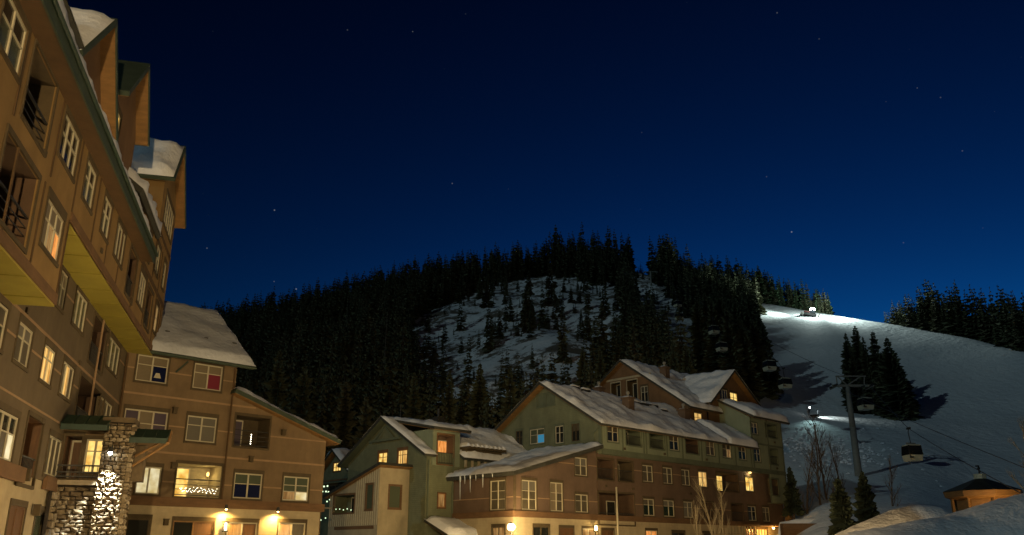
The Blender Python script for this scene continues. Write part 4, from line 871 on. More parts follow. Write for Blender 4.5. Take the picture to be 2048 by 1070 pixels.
# corner lamp (the bright one)
CL = empty('lamp_post', R.w(-18.6, -1.0), math.atan2(R.a[1], R.a[0]), 'dazzling lamp on a post at the corner of the brown hall', 'street lamp')
m = MB(); m.tube((0, 0, 0), (0, 0, 3.3), .07, .05); m.tube((0, 0, 0), (0, 0, .4), .14, .1); m.tube((0, 0, 3.3), (0, 0, 3.36), .17); m.build('post', 'rail_metal', CL); m = MB(); m.ball((0, 0, 3.6), .3, 12); m.build('globe', 'bulb_warm', CL); m = MB(); m.tube((0, 0, 3.84), (0, 0, 3.95), .2, .03); m.build('cap', 'rail_metal', CL); lamp(CL, (-.1, -.55, 3.6), 1500, (1, .68, .3), .25)

# ------------------------------------------------------------------ green gabled house with annex
G = Frame(R.w(-20.2, 7.2), 45.4, 'gabled_house', 'dark green gabled house with glowing attic windows')
gg = Wall(G, 'side', 0, [(0, 0), (11.2, 0), (11.2, 9.6), (5.55, 12.75), (0, 9.7)], 'green_siding')
for (tl, br), p in ((((775, 903), (756, 928)), 'lit_room'), (((815, 898), (795, 930)), 'lit_curtain')):
    a_ = gg.px(tl); b_ = gg.px(br); gg.window(a_[0], b_[0], 8.85, 10.05, cols=2, rows=(0.35,), pane=p, frame='frame_orange', trim='belt_brown', label='glowing attic window, left of the pair' if p == 'lit_room' else 'glowing attic window, right of the pair')
a_ = gg.px((812, 985)); b_ = gg.px((793, 1018)); gg.window(a_[0], b_[0], 5.2, 6.75, cols=2, rows=(0.2,), pane='lit_dim', frame='frame_orange', trim='belt_brown')
gg.window(2.6, 3.8, 1.5, 3.6, cols=2, rows=(), pane='glass_dark', frame='belt_brown', trim='belt_brown')
gg.finish()
m = MB(); mm = gg.m; mbox(m, mm, 3.4, 7.7, -.35, -.25, 10.95, 11.15); m.hexa([(-.35, 4.1, 11.15), (-.35, 4.3, 11.15), (-.25, 4.3, 11.15), (-.25, 4.1, 11.15), (-.35, 5.4, 12.2), (-.35, 5.6, 12.2), (-.25, 5.6, 12.2), (-.25, 5.4, 12.2)]); m.hexa([(-.35, 6.8, 11.15), (-.35, 7.0, 11.15), (-.25, 7.0, 11.15), (-.25, 6.8, 11.15), (-.35, 5.5, 12.2), (-.35, 5.7, 12.2), (-.25, 5.7, 12.2), (-.25, 5.5, 12.2)]); m.build('gable_truss', 'green_trim', G.e)
gs = Wall(G, 'front', 0, [(0, 0), (6, 0), (6, 9.7), (0, 9.7)], 'green_siding')
a_ = gs.px((876, 990)); b_ = gs.px((890, 1013)); gs.window(a_[0], b_[0], 5.3, 6.4, cols=1, rows=(), pane='lit_dim', frame='frame_orange', trim='belt_brown', head=.1)
gs.finish()
gd = Wall(G, 'front', -.12, [(.5, 8.6), (3.45, 8.6), (3.45, 11.55), (.5, 11.55)], 'green_panel')
db = gd.balcony(1.0, 2.75, 8.75, 11.1, depth=1.0, inner='stucco_brown', trim='belt_brown', rail=True, lit='lit_orange', doorpos=.75); gd.finish()
m = MB(); m.box(1.03, 1.3, .8, .84, 8.9, 10.3); m.build('side_pane', 'lit_room', G.e)
m = MB(); m.quad((.5, -.12, 8.6), (.5, 3, 8.6), (.5, 3, 11.55), (.5, -.12, 11.55)); m.quad((3.45, -.12, 8.6), (3.45, 3, 8.6), (3.45, 3, 11.55), (3.45, -.12, 11.55)); m.build('dormer_cheek', 'green_panel', G.e)
roof(G, 'y', (-.75, 11.65), (5.4, 12.9), .1, 4.2, snow=.22, seed=81, mat='roof_dark')
roof(G, 'y', (-.7, 9.4), (5.55, 13.05), -.75, .5, snow=.18, seed=82, mat='roof_dark', soffit='green_trim')
roof(G, 'y', (-.7, 9.4), (5.55, 13.05), 3.45, 15.5, snow=.35, seed=83, mat='roof_dark', soffit='green_trim', wob=.8)
roof(G, 'y', (5.55, 13.05), (11.9, 9.3), -.75, 15.5, snow=.3, seed=84, mat='roof_dark', soffit='green_trim')
m = MB(); m.tube((5.6, 5.4, 12.6), (5.6, 5.4, 14.4), .12); m.box(5.2, 6.0, 5.0, 5.8, 12.6, 13.6); m.build('roof_vent', 'rail_metal', G.e); m = MB(); m.tube((1.4, 5.6, 12.9), (1.4, 5.6, 14.3), .03); m.build('antenna', 'rail_metal', G.e)
m = MB(); m.tube((.15, -.1, 9.0), (.15, -.1, 4.0), .06); m.build('downspout', 'green_trim', G.e); m = MB(); m.tube((2.75, -.12, 9.3), (2.75, -.12, 3.5), .07); m.build('downspout', 'green_trim', G.e)
# pergola of snowy rafters beside the dormer
PG = empty('pergola', G.w(3.6, -.4), math.atan2(G.a[1], G.a[0]), 'row of snow-capped rafters on short posts above the hall eave', 'pergola')
m = MB(); m.box(-.1, 4.4, -.1, .1, 9.95, 10.12); m.build('beam', 'trim_dark', PG)
for k in range(9):
    m = MB(); x = .05 + k * .52; m.box(x, x + .14, -.75, .9, 10.1, 10.3); r_ = m.build('rafter', 'trim_dark', PG); snow_patch(lambda s, t: (x - .12 + .38*s, -.78 + 1.5*t, 10.3), (0, 0, 1), 6, 10, .3, 90 + k, r_, edge=.3, wob=.3)
for k in range(4): m = MB(); m.box(.2 + k * .75, .38 + k * .75, -.08, .08, 8.6, 9.95); m.build('post', 'cream_board', PG)
# annex
A = Frame(G.w(-3.0, 2.2), 45.4, 'annex', 'cream board-and-batten annex with a sloping roof in front of the green house')
an = Wall(A, 'side', 0, [(0, 0), (7.0, 0), (7.0, 6.5), (0, 8.55)], 'cream_board')
an.holes.append((3.35, 6.35, 4.95, 6.35, .2)); an.balcony(3.35, 6.35, 4.951, 6.349, depth=1.3, inner='green_siding', rail=False, trim='belt_brown', door='glass_dark', doorpos=.55)
an.window(.85, 1.75, 5.1, 7.1, cols=1, rows=(), pane='glass_green', frame='belt_brown', trim='belt_brown', head=.08); an.finish()
for k in range(24):
    y = .12 + k * .295
    if 0.7 < y < 1.9: zs_ = [(3.9, 4.95), (7.2, 8.5 - y * .29)]
    elif 3.2 < y < 6.5: zs_ = [(3.9, 4.82)]
    else: zs_ = [(3.9, 8.5 - y * .29)]
    for z0, z1 in zs_:
        if z1 - z0 > .1: m = MB(); mbox(m, an.m, y - .035, y + .035, -.045, .005, z0, z1); m.build('batten', 'frame_cream', A.e)
strip(A, 'side', 0, .5, 6.0, 3.6, 3.85, 'belt_brown', 'belt_board', .06)
af = Wall(A, 'front', 0, [(0, 0), (3.0, 0), (3.0, 8.55), (0, 8.55)], 'cream_board'); af.window(1.0, 2.2, 5.2, 7.0, cols=1, rows=(), pane='glass_green', frame='belt_brown', trim='belt_brown', head=.08); af.finish()
roof(A, 'y', (-.4, 8.72), (7.6, 6.42), -.4, 3.05, snow=.0, seed=91, mat='roof_dark', soffit='wood_soffit')
SLb = MB(); rr = random.Random(3)
for k in range(5): SLb.ball((-.12, 3.6 + k * .55, 5.05 + rr.uniform(0, .35)), .05, 6)
o = SLb.build('string_lights', 'bulb_green', None); o.location = A.e.location; o.rotation_euler = A.e.rotation_euler; tag(o, 'few scattered fairy lights in the annex opening', 'string lights')
# snowy porch roof low in front of the house
PR = Frame(G.w(.3, -.1), 45.4, 'porch_roof', 'low snow-covered porch roof at the foot of the green house', 'porch roof')
m = MB(); m.box(.0, 3.0, -2.6, -.0, 0, 2.9); m.build('wall', 'green_siding', PR.e); roof(PR, 'y', (-3.0, 3.1), (.05, 4.35), -.4, 3.2, snow=.35, seed=95, mat='roof_dark', wob=.3)

# small dark house between the tan building and the annex
p0 = at_y(652, 975, 105)
Q = Frame((p0[0], p0[1]), -44.6 + 90, 'small_house', 'small dark chalet with one glowing gable window in the gap', 'house')
qs = Wall(Q, 'side', 0, [(-5.5, 0), (1.5, 0), (1.5, 10.7), (-2.0, 13.3), (-5.5, 10.7)], 'green_siding'); qs.window(-2.9, -1.3, 11.0, 12.0, cols=3, rows=(.5,), pane='lit_room', frame='frame_orange', trim='belt_brown', head=.08); qs.window(-3.4, -.6, 8.0, 9.4, cols=2, rows=(), pane='glass_dark', frame='trim_dark'); qs.finish()
roof(Q, 'y', (-6.2, 10.4), (-2.0, 13.55), -.8, 8, snow=.35, seed=96, mat='roof_dark'); roof(Q, 'y', (-2.0, 13.55), (2.2, 10.4), -.8, 8, snow=.35, seed=97, mat='roof_dark')
m = MB(); m.box(-.9, -.8, -5.6, 1.6, 9.75, 9.95); m.build('belt_board', 'belt_brown', Q.e)
rr = random.Random(5)
m = MB()
for px_, py_ in ((645, 983), (652, 983), (657, 984), (648, 973), (655, 972), (641, 1040), (651, 1036), (654, 1003), (660, 999), (643, 1012)):
    q = at_y(px_, py_, 80); m.ball(q, .06 + rr.uniform(0, .03), 6)
o = m.build('string_lights', 'bulb_green', None); tag(o, 'green-white fairy lights in the gap beside the tan building', 'string lights')
for px_, py_ in ((648, 1018),):
    q = at_y(px_, py_, 66); m = MB(); m.tube((0, 0, 0), (0, 0, q[2]), .05); m.tube((0, 0, q[2]), (.5, 0, q[2] + .05), .06); m.box(.2, 1.0, -.12, .12, q[2], q[2] + .12); o = m.build('street_lamp', 'grey_steel', None); o.location = (q[0] - .4, q[1], 0); tag(o, 'thin street lamp arm beside the annex, unlit', 'street lamp')

# ------------------------------------------------------------------ added plaza lamps: unseen stand-ins below the frame and behind the viewer
def added_post_lamp(x, y, h, power, label, col=(1.0, 0.64, 0.24), gr=0.22, aim=None, spot=None):
    e = empty('lamp_post', (x, y, 0), 0, label, 'street lamp', 'added plaza lamp posts')
    m = MB(); m.tube((0, 0, 0), (0, 0, h - .3), .07, .05); m.tube((0, 0, 0), (0, 0, .4), .14, .1); m.tube((0, 0, h - .3), (0, 0, h - .24), .16); m.build('post', 'rail_metal', e)
    m = MB(); m.tube((0, 0, h + gr), (0, 0, h + gr + .1), gr * .8, .03); m.build('cap', 'rail_metal', e)
    m = MB(); m.ball((0, 0, h), gr, 12); m.build('globe', 'bulb_warm', e)
    if aim: lamp(e, (0, 0.5, h + gr + .45), power, col, .3, spot=spot, aim=(aim[0] - x, aim[1] - y, aim[2] - h), blend=.55)
    else: lamp(e, (0, 0, h + gr + .45), power, col, .3)
LC = (1.0, 0.70, 0.34)
added_post_lamp(2.0, -12.0, 8.5, 43000, 'unseen tall floodlight mast added behind the viewer, turned to the lodge', LC, .22, (-17, 40, 11), 66)
added_post_lamp(-4.0, -15.0, 8.5, 56000, 'unseen tall floodlight mast added behind the viewer, turned to the hall', LC, .22, (8, 78, 7), 33)
added_post_lamp(-6.5, 31.0, 1.55, 2500, 'unseen short lamp post added on the plaza in front of the lodge', LC)
added_post_lamp(6.0, 47.0, 1.6, 1800, 'unseen short lamp post added on the plaza in front of the brown hall', LC)
added_post_lamp(15.0, 60.0, 1.7, 2400, 'unseen short lamp post added on the plaza in front of the green building', LC)
added_post_lamp(13.5, 36.5, 1.3, 170, 'unseen low lamp post added on the plaza beside the warm-lit snow bank', LC, .15)

# ------------------------------------------------------------------ conifers
def conifer_arrays(seed, h, r, levels, per, fins=True, bare=0.04, lean=0.0):
    g = random.Random(seed); V = []; F = []
    for i in range(levels):
        t = (i + g.random() * .8) / levels; z = h * (bare + (1 - bare) * t); rad = r * (1 - t) ** 0.62 * g.uniform(.62, 1.18) + .14
        n = max(3, int(per * (1 - .55 * t))); a0 = g.random() * 6.28
        for k in range(n):
            if g.random() < .07: continue
            a = a0 + 6.283 * (k + g.uniform(-.35, .35)) / n; L_ = rad * g.uniform(.5, 1.12); dr = L_ * g.uniform(.25, .6) * (1.1 - t); wd = L_ * g.uniform(.24, .44) + .08
            ca, sa = math.cos(a), math.sin(a); zz = z + g.uniform(-.15, .15)
            b0 = len(V); mz = zz - dr * .35
            V += [(0.05 * ca, 0.05 * sa, zz + .12), (ca * L_ * .55 - sa * wd, sa * L_ * .55 + ca * wd, mz - .10), (ca * L_, sa * L_, zz - dr), (ca * L_ * .55 + sa * wd, sa * L_ * .55 - ca * wd, mz - .10)]
            F += [(b0, b0 + 1, b0 + 2), (b0, b0 + 2, b0 + 3)]
            if fins:
                V += [(ca * L_ * .6, sa * L_ * .6, mz - .35 - L_ * .26)]; F += [(b0, b0 + 4, b0 + 2)]
    b0 = len(V); V += [(.08, 0, h * .93), (-.05, .07, h * .93), (-.05, -.07, h * .93), (0, 0, h * 1.02)]; F += [(b0, b0+1, b0+3), (b0+1, b0+2, b0+3), (b0+2, b0, b0+3)]
    return V, F
def trunk_arrays(h, r0):
    m = MB(); m.tube((0, 0, -1.2), (0, 0, h * .5), r0, r0 * .55, 6); m.tube((0, 0, h * .5), (0, 0, h * .96), r0 * .55, .02, 6); return m.v, m.f
def mesh_of(name, V, F, mat):
    me = bpy.data.meshes.new(name); me.from_pydata(V, [], F); me.materials.append(MATS[mat]); return me
FARV = [(*conifer_arrays(100 + k, 16, g_[0] * 1.42, 19, g_[1] + 1), trunk_arrays(16, .2)) for k, g_ in enumerate(((2.0, 8), (2.4, 8), (1.6, 7), (2.2, 9), (1.9, 7), (2.7, 9)))]
CROWN = {m_: [mesh_of('crown', v[0], v[1], m_) for v in FARV] for m_ in ('needle_dark', 'needle_mid', 'needle_green')}
TRUNK = [mesh_of('trunk', v[2][0], v[2][1], 'bark') for v in FARV]
DETV = [conifer_arrays(300 + k, 18, 3.5, 44, 18) for k in range(4)]
DCROWN = [mesh_of('crown', v[0], v[1], 'needle_dark') for v in DETV]; DCROWN_M = [mesh_of('crown', v[0], v[1], 'needle_mid') for v in DETV]
DTRUNK = mesh_of('trunk', *trunk_arrays(18, .28), 'bark')
def plant(name, x, y, z, s, sw, crown, trunk, label, group, rz):
    e = empty(name, (x, y, z), rz, label, 'tree', group); e.scale = (sw, sw, s)
    for nm, me in (('trunk', trunk), ('crown', crown)):
        o = bpy.data.objects.new(nm, me); COL.objects.link(o); o.parent = e
    return e
def inside(p, poly):
    x, y = p; c = False
    for i in range(len(poly)):
        (x1, y1), (x2, y2) = poly[i - 1], poly[i]
        if (y1 > y) != (y2 > y) and x < (x2 - x1) * (y - y1) / (y2 - y1) + x1: c = not c
    return c
# open snow on the hill, given where it lies on the slope
GLADE = [(815, 660), (850, 625), (925, 600), (965, 578), (1030, 562), (1075, 555), (1130, 553), (1170, 566), (1235, 582), (1245, 640), (1225, 705), (1150, 760), (1090, 800), (1000, 800), (920, 795), (850, 755), (818, 700)]
LIFT_CUT = [(1232, 545), (1295, 545), (1340, 605), (1395, 660), (1435, 770), (1352, 770), (1330, 690), (1280, 620), (1235, 570)]
RUN = [(1395, 770), (1460, 735), (1520, 715), (1560, 690), (1556, 640), (1535, 606), (1500, 588), (1450, 580), (1440, 560), (1700, 600), (2400, 700), (2400, 1100), (1395, 1100)]
rng = random.Random(77)
trees = []
yy = 112.0
while yy < 445:
    sp = 3.3 if yy < 200 else 3.8
    x = -1.0 * yy
    while x < 1.1 * yy:
        X = x + rng.uniform(-.45, .45) * sp; Y = yy + rng.uniform(-.45, .45) * sp; x += sp
        if rng.random() < .16: continue
        ta = X / Y
        if ta < -.62: continue
        Z = ground(X, Y); px_, py_ = proj((X, Y, Z))
        if px_ > 2150: continue
        # keep clear of the buildings' plots
        lx = (np.array([X, Y]) - R.o) @ R.a; ly = (np.array([X, Y]) - R.o) @ R.b
        if -26 < lx < 31 and -30 < ly < 24: continue
        if Y < 130 and ta > .1: continue
        # behind the crest only a couple of rows matter
        yr = float(np.interp(ta, _tas, [q[2] for q in RIDGE]))
        if Y > yr + 28: continue
        if 1440 < px_ < 1668 and yr - 7 < Y < yr + 20 and ta > .2:
            for kk in range(2):
                X2 = X + kk * rng.uniform(-2, 2); Y2 = Y + kk * rng.uniform(-2, 2)
                trees.append((X2, Y2, ground(X2, Y2), rng.uniform(.65, 1.05) * float(np.interp(px_, (1440, 1560, 1668), (1.15, 1.0, .65))), 'lit' if kk == 0 and Y < yr + 10 else 'forest_right'))
            continue
        if ta > 0.30:
            # right-hand stand behind the snow crest
            if Y < yr - 1 or Y > yr + 24 or not (1772 < px_ < 2150): continue
            for kk in range(2):
                X2 = X + kk * rng.uniform(-2, 2); Y2 = Y + kk * rng.uniform(-2, 2)
                trees.append((X2, Y2, ground(X2, Y2), rng.uniform(.8, 1.3) * float(np.interp(px_, (1772, 1830, 1870, 2150), (.4, .75, 1.05, 1.1))), 'ridge_right' if rng.random() < .5 else 'forest_right'))
            continue
        if inside((px_, py_), RUN): continue
        hs_ = rng.uniform(.5, 1.0) if rng.random() < .8 else rng.uniform(.9, 1.2)
        if inside((px_, py_), LIFT_CUT):
            if rng.random() < .9: continue
            hs_ *= .4
        elif inside((px_, py_), GLADE):
            cl = noise.noise(Vector((X * .055, Y * .03, 5.0)))
            if cl < 0.10 and rng.random() < .84: continue
            if rng.random() < .45: continue
            hs_ *= rng.choice((.25, .3, .4, .5, .7, 1.0))
        kind = 'forest'
        if 820 < px_ < 1250 and 735 < py_ < 880:
            if rng.random() < .45: continue
            hs_ *= .72
        if Y > yr - 40 and 1080 < px_ < 1360: hs_ *= 1.3
        trees.append((X, Y, Z, hs_, kind))
    yy += sp
# the ones that show largest become things, the rest one wooded mass
def shown(t): 
    px_, py_ = proj((t[0], t[1], t[2])); q = proj((t[0], t[1], t[2] + 16 * t[3])); vis = 1.0 if t[4] == 'forest' else 0.0
    if not (445 < px_ < 2060): vis = 0.0
    if py_ > 1000 or q[1] > 820: vis *= .2
    return vis * (py_ - q[1])
order = sorted(range(len(trees)), key=lambda i: -shown(trees[i]))
big = set(order[:135])
GL = {'lit': ('conifer on the crest near the bright snow groomer', 'conifers on the crest by the groomer'), 'ridge_right': ('conifer in the dark stand behind the right snow crest', 'conifers behind the right crest')}
def forest_label(X, Y, Z, s):
    px_, py_ = proj((X, Y, Z)); yr = float(np.interp(X / Y, _tas, [q[2] for q in RIDGE]))
    if inside((px_, py_), GLADE): return (('small' if s < .6 else 'full-grown') + ' conifer standing apart in the snowy glade on the hill', 'conifers in the snowy glade')
    if inside((px_, py_), LIFT_CUT): return ('low conifer in the snowy cut under the gondola', 'conifers in the lift cut')
    if Y > yr - 30: return ('conifer on the skyline ' + ('left of the summit' if px_ < 1050 else 'at the summit' if px_ < 1360 else 'right of the summit'), 'conifers on the skyline')
    return ('dark conifer in the dense forest ' + ('above the tan building' if px_ < 690 else 'above the gabled house' if px_ < 900 else 'above the hall and green gable' if px_ < 1200 else 'between glade and lift cut' if px_ < 1340 else 'right of the lift cut'), 'conifers on the forested hill')
SV = []; SF = []; SO = 0; SMI = []
for i, (X, Y, Z, s, kind) in enumerate(trees):
    k = rng.randrange(6); rz = rng.random() * 6.28; sw = s * rng.uniform(.72, 1.25)
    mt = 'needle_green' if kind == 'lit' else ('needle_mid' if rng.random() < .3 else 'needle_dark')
    if i in big or kind in ('lit', 'ridge_right'):
        lab, gp = GL[kind] if kind in GL else forest_label(X, Y, Z, s); plant('conifer', X, Y, Z - .3, s, sw, CROWN[mt][k], TRUNK[k], lab, gp, rz)
    else:
        v = np.array(FARV[k][0]); f = np.array(FARV[k][1]); c, sn = math.cos(rz), math.sin(rz)
        v = np.stack([(v[:, 0] * c - v[:, 1] * sn) * sw + X, (v[:, 0] * sn + v[:, 1] * c) * sw + Y, v[:, 2] * s + Z - .3], 1)
        SV.append(v); SF.append(f + SO); SO += len(v); SMI.append(np.full(len(f), 1 if mt == 'needle_mid' else 0))
SV = np.concatenate(SV); SF = np.concatenate(SF); SMI = np.concatenate(SMI)
me = bpy.data.meshes.new('forest'); me.vertices.add(len(SV)); me.vertices.foreach_set('co', SV.ravel().astype(np.float32))
me.loops.add(len(SF) * 3); me.loops.foreach_set('vertex_index', SF.ravel().astype(np.int32)); me.polygons.add(len(SF))
me.polygons.foreach_set('loop_start', np.arange(0, len(SF) * 3, 3, dtype=np.int32)); me.polygons.foreach_set('loop_total', np.full(len(SF), 3, dtype=np.int32))
me.materials.append(MATS['needle_dark']); me.materials.append(MATS['needle_mid']); me.polygons.foreach_set('material_index', SMI.astype(np.int32)); me.update(); me.validate()
o = bpy.data.objects.new('forest', me); COL.objects.link(o); tag(o, 'dense dark conifer forest covering the hill', 'forest', kind='stuff')
print('TREES', len(trees), 'things', len(big), 'stuff tris', len(SF))
# pale dead snags standing in the forest
for k, (px_, py_, Y, h, lab) in enumerate(((547, 600, 330, 15, 'pale dead trunk poking above the skyline at far left'), (686, 740, 250, 20, 'tall pale dead trunk halfway up the left forest'), (765, 790, 190, 22, 'tall pale dead trunk in the forest above the gabled house'), (612, 880, 150, 14, 'pale dead trunk low in the forest behind the tan building'), (665, 905, 140, 13, 'short pale dead trunk low in the forest beside the tan building'))):
    q = at_y(px_, py_, Y); z = ground(q[0], Y); m = MB(); m.tube((0, 0, -1), (.2, 0, h), .22, .04, 6); rr = random.Random(k)
    for j in range(14):
        zz = h * rr.uniform(.3, .95); a = rr.random() * 6.28; l = rr.uniform(.4, 1.3); m.tube((0, 0, zz), (l * math.cos(a), l * math.sin(a), zz - .2), .035, .01, 4)
    o = m.build('dead_tree', 'snag_wood', None); o.location = (q[0], Y, z); tag(o, lab, 'dead tree', 'dead trunks in the forest')
# dark clump in the middle of the ski run
for k, (px_, py_, Y, h, wd, lab) in enumerate(((1704, 770, 214, 17.5, .95, 'slender conifer at the left edge of the clump on the ski run'), (1727, 790, 208, 20.5, 1.1, 'tall conifer in the left half of the clump on the ski run'), (1742, 800, 204, 18.5, .9, 'narrow conifer in the middle of the clump on the ski run'),
        (1764, 800, 204, 20, 1.15, 'tall pointed conifer right of the middle of the clump on the ski run'), (1795, 828, 196, 19.5, 1.45, 'broad conifer at the right front of the clump on the ski run'), (1778, 822, 199, 15.5, 1.2, 'shorter conifer at the front of the clump on the ski run'), (1716, 806, 203, 14.5, 1.1, 'short dark conifer low at the left front of the clump on the ski run'), (1813, 815, 200, 12.0, 1.05, 'low conifer at the right end of the clump on the ski run'))):
    q = at_y(px_, py_, Y); z = ground(q[0], Y); plant('conifer', q[0], Y, z - .4, h / 18, wd, DCROWN[k % 4], DTRUNK, lab, 'clump of conifers on the ski run', k * 1.7)
# big dark conifers at the edge of the forest beside the run
for k, (px_, py_, Y, h, wd) in enumerate(((1402, 720, 205, 19, 1.25), (1432, 722, 200, 22, 1.3), (1462, 730, 196, 22, 1.35), (1490, 728, 198, 20, 1.3), (1512, 718, 204, 19, 1.3), (1530, 700, 214, 18, 1.2), (1478, 705, 212, 21, 1.2), (1447, 700, 216, 21, 1.2), (1418, 705, 214, 20, 1.2), (1520, 672, 232, 17, 1.1), (1500, 690, 224, 18, 1.1))):
    q = at_y(px_, py_, Y); z = ground(q[0], Y); plant('conifer', q[0], Y, z - .4, h / 18, wd, DCROWN[(k + 1) % 4], DTRUNK, ('front-row big conifer of the forest edge by the run' if py_ > 712 else 'back-row big conifer of the forest edge by the run') + (', near lift cut' if px_ < 1440 else ', outer right end' if px_ > 1505 else ', midway'), 'big conifers at the forest edge', k * 2.1)
# conifers close behind the roofs
for k, (px_, top, Y, h, lab) in enumerate(((1345, 680, 160, 19, 'dark conifer rising behind the right roof by the lift cut'), (1372, 690, 155, 17, 'dark conifer just left of the snowy lift cut above the roof'), (693, 760, 120, 17, 'olive-lit conifer rising behind the gabled house on the left'), (733, 790, 118, 15, 'shorter olive-lit conifer beside the taller one behind the gabled house'), (1200, 690, 165, 18, 'conifer standing behind the left end of the brown rear block'), (1165, 700, 165, 18, 'conifer standing behind the ridge of the green gable'), (900, 740, 140, 18, 'conifer rising behind the low snow roofs in the middle'), (1020, 735, 140, 18, 'conifer rising left of the green gable behind the roofs'), (960, 725, 145, 18, 'conifer rising between the low roofs behind the hall'), (830, 745, 135, 17, 'conifer directly behind the gabled house ridge'), (560, 700, 120, 18, 'conifer behind the tan building roof'), (610, 730, 115, 18, 'conifer behind the low end of the tan building'))):
    q = at_y(px_, top, Y); plant('conifer', q[0], Y, q[2] - h, h / 18, .85 + .1 * (k % 3), (DCROWN_M if 'olive' in lab else DCROWN)[k % 4], DTRUNK, lab, None, k * 1.3)
# near spruces by the building
def spruce(seed, h, r, mat='needle_mid'): 
    return mesh_of('crown', *conifer_arrays(seed, h, r, 30, 16, True, .03), mat)
for k, (px_, py_, top, Y, lab) in enumerate(((1687, 1058, 958, 70, 'young spruce in front of the snow bank, left of the two'), (1736, 1040, 945, 76, 'young spruce in front of the snow bank, right of the two'), (1586, 1010, 935, 95, 'small dark spruce beside the right end of the green building'))):
    a_ = at_y(px_, py_, Y); b_ = at_y(px_, top, Y); h = b_[2] - a_[2] + .6; e = empty('spruce', (a_[0], Y, a_[2] - .6), k, lab, 'tree', 'young spruces by the building')
    o = bpy.data.objects.new('crown', spruce(500 + k, h, h * (.30 if k < 2 else .25), 'needle_deep')); COL.objects.link(o); o.parent = e
    m = MB(); m.tube((0, 0, -4), (0, 0, h * .9), .14, .02); o = m.build('trunk', 'bark', e)
# leafless aspens
def aspen(seed, h, spread):
    g = random.Random(seed); m = MB()
    def grow(p, d, l, r, dep):
        e = p + d * l; m.tube(p, e, r, r * .68, 5 if dep > 1 else 4)
        if dep <= 0: return
        for k in range(2 if dep < 3 else 3):
            nd = (d + Vector((g.uniform(-1, 1), g.uniform(-1, 1), g.uniform(-.1, .5))) * spread).normalized(); nd = (nd + Vector((0, 0, .22))).normalized()
            grow(p + d * l * g.uniform(.55, 1.0), nd, l * g.uniform(.6, .8), r * .58, dep - 1)
    p = Vector((0, 0, 0)); d = Vector((g.uniform(-.05, .05), g.uniform(-.05, .05), 1)).normalized(); r = h * .011 + .02
    for i in range(6):
        e = p + d * (h / 6); m.tube(p, e, r, r * .84, 6)
        if i > 0:
            for k in range(3): grow(p + d * (h / 6) * g.random(), (d + Vector((g.uniform(-1, 1), g.uniform(-1, 1), .2)) * spread * 1.2).normalized(), h * .17 * (1 - i * .09), r * .5, 3)
        p = e; r *= .84; d = (d + Vector((g.uniform(-.08, .08), g.uniform(-.08, .08), 0))).normalized()
    return m
for k, (px_, top, Y, zb, mat, lab) in enumerate(((1424, 968, 74, 0, 'aspen_bark', 'bare pale aspen lit warm in front of the green building, taller of the two'), (1444, 985, 76, 0, 'aspen_bark', 'bare pale aspen right beside the taller one before the green building'), (1622, 850, 98, 5, 'bark', 'tall thin leafless tree on the snow right of the building, left one'), (1640, 845, 102, 5, 'bark', 'tall thin leafless tree on the snow right of the building, right one'),
        (1600, 890, 96, 4, 'bark', 'leafless sapling close to the right end of the building'), (1672, 880, 104, 6, 'bark', 'leafless tree left of the lift tower base'), (1770, 915, 92, 5, 'bark', 'leafless bush right of the lift tower base'), (2045, 870, 60, 2, 'aspen_bark', 'bare pale tree at the right picture edge'), (1388, 1010, 72, 0, 'aspen_bark', 'small bare sapling left of the pale aspens'))):
    b_ = at_y(px_, top, Y); m = aspen(40 + k, b_[2] - zb + .5, .55); o = m.build('bare_tree', mat, None); o.location = (b_[0], Y, zb - .5); tag(o, lab, 'tree')

# ------------------------------------------------------------------ gondola lift
TB = at_y(1718, 955, 135); TBX, TBZ = TB[0], TB[2]; TT = at_y(1698, 752, 135)[2]
tower = empty('lift_tower', (TBX, 135, TBZ - .5), 0, 'grey steel lift tower with braced cross arm on the ski run', 'lift tower')
hh = TT - TBZ + .5
m = MB(); m.tube((0, 0, -2), (0, 0, hh * .5), .62, .48, 12); m.tube((0, 0, hh * .5), (0, 0, hh - 1.6), .48, .34, 12); m.build('mast', 'grey_steel', tower, True)
m = MB(); m.box(-2.4, 3.6, -.2, .2, hh - 1.75, hh - 1.4); m.build('cross_arm', 'grey_steel', tower)
m = MB(); m.box(-1.7, 3.1, -.12, .12, hh - .12, hh + .05); m.tube((0, 0, hh - 1.5), (-1.5, 0, hh), .1); m.tube((0, 0, hh - 1.5), (2.4, 0, hh), .1); m.tube((-1.6, 0, hh - 1.5), (-1.6, 0, hh), .09); m.tube((2.7, 0, hh - 1.5), (2.9, 0, hh), .09); m.build('bracing', 'grey_steel', tower)
for x in (-2.2, 3.5):
    m = MB(); m.box(x - .1, x + .1, -1.6, 1.6, hh - 1.95, hh - 1.75); w_ = m.build('sheave_beam', 'grey_steel', tower)
    for k in range(6): m = MB(); m.tube((x - .12, -1.4 + k * .56, hh - 1.7), (x + .12, -1.4 + k * .56, hh - 1.7), .22, n=10); m.build('sheave', 'rubber', w_)
def top_tower(px_, py_, Y, h, lab):
    q = at_y(px_, py_, Y); e = empty('lift_tower', (q[0], Y, q[2] - h), 0, lab, 'lift tower'); m = MB(); m.tube((0, 0, -4), (0, 0, h), .5, .35); m.build('mast', 'grey_steel', e); m = MB(); m.box(-2.6, 2.6, -.2, .2, h - .3, h); m.box(-2.9, -2.3, -.8, .8, h - .6, h - .3); m.box(2.3, 2.9, -.8, .8, h - .6, h - .3); m.build('cross_arm', 'grey_steel', e)
    return (q[0], Y, q[2])
t2 = top_tower(1301, 543, 335, 12, 'distant lift tower high in the lift cut'); t3 = top_tower(1240, 503, 385, 11, 'lift tower on the hill crest among the treetops')
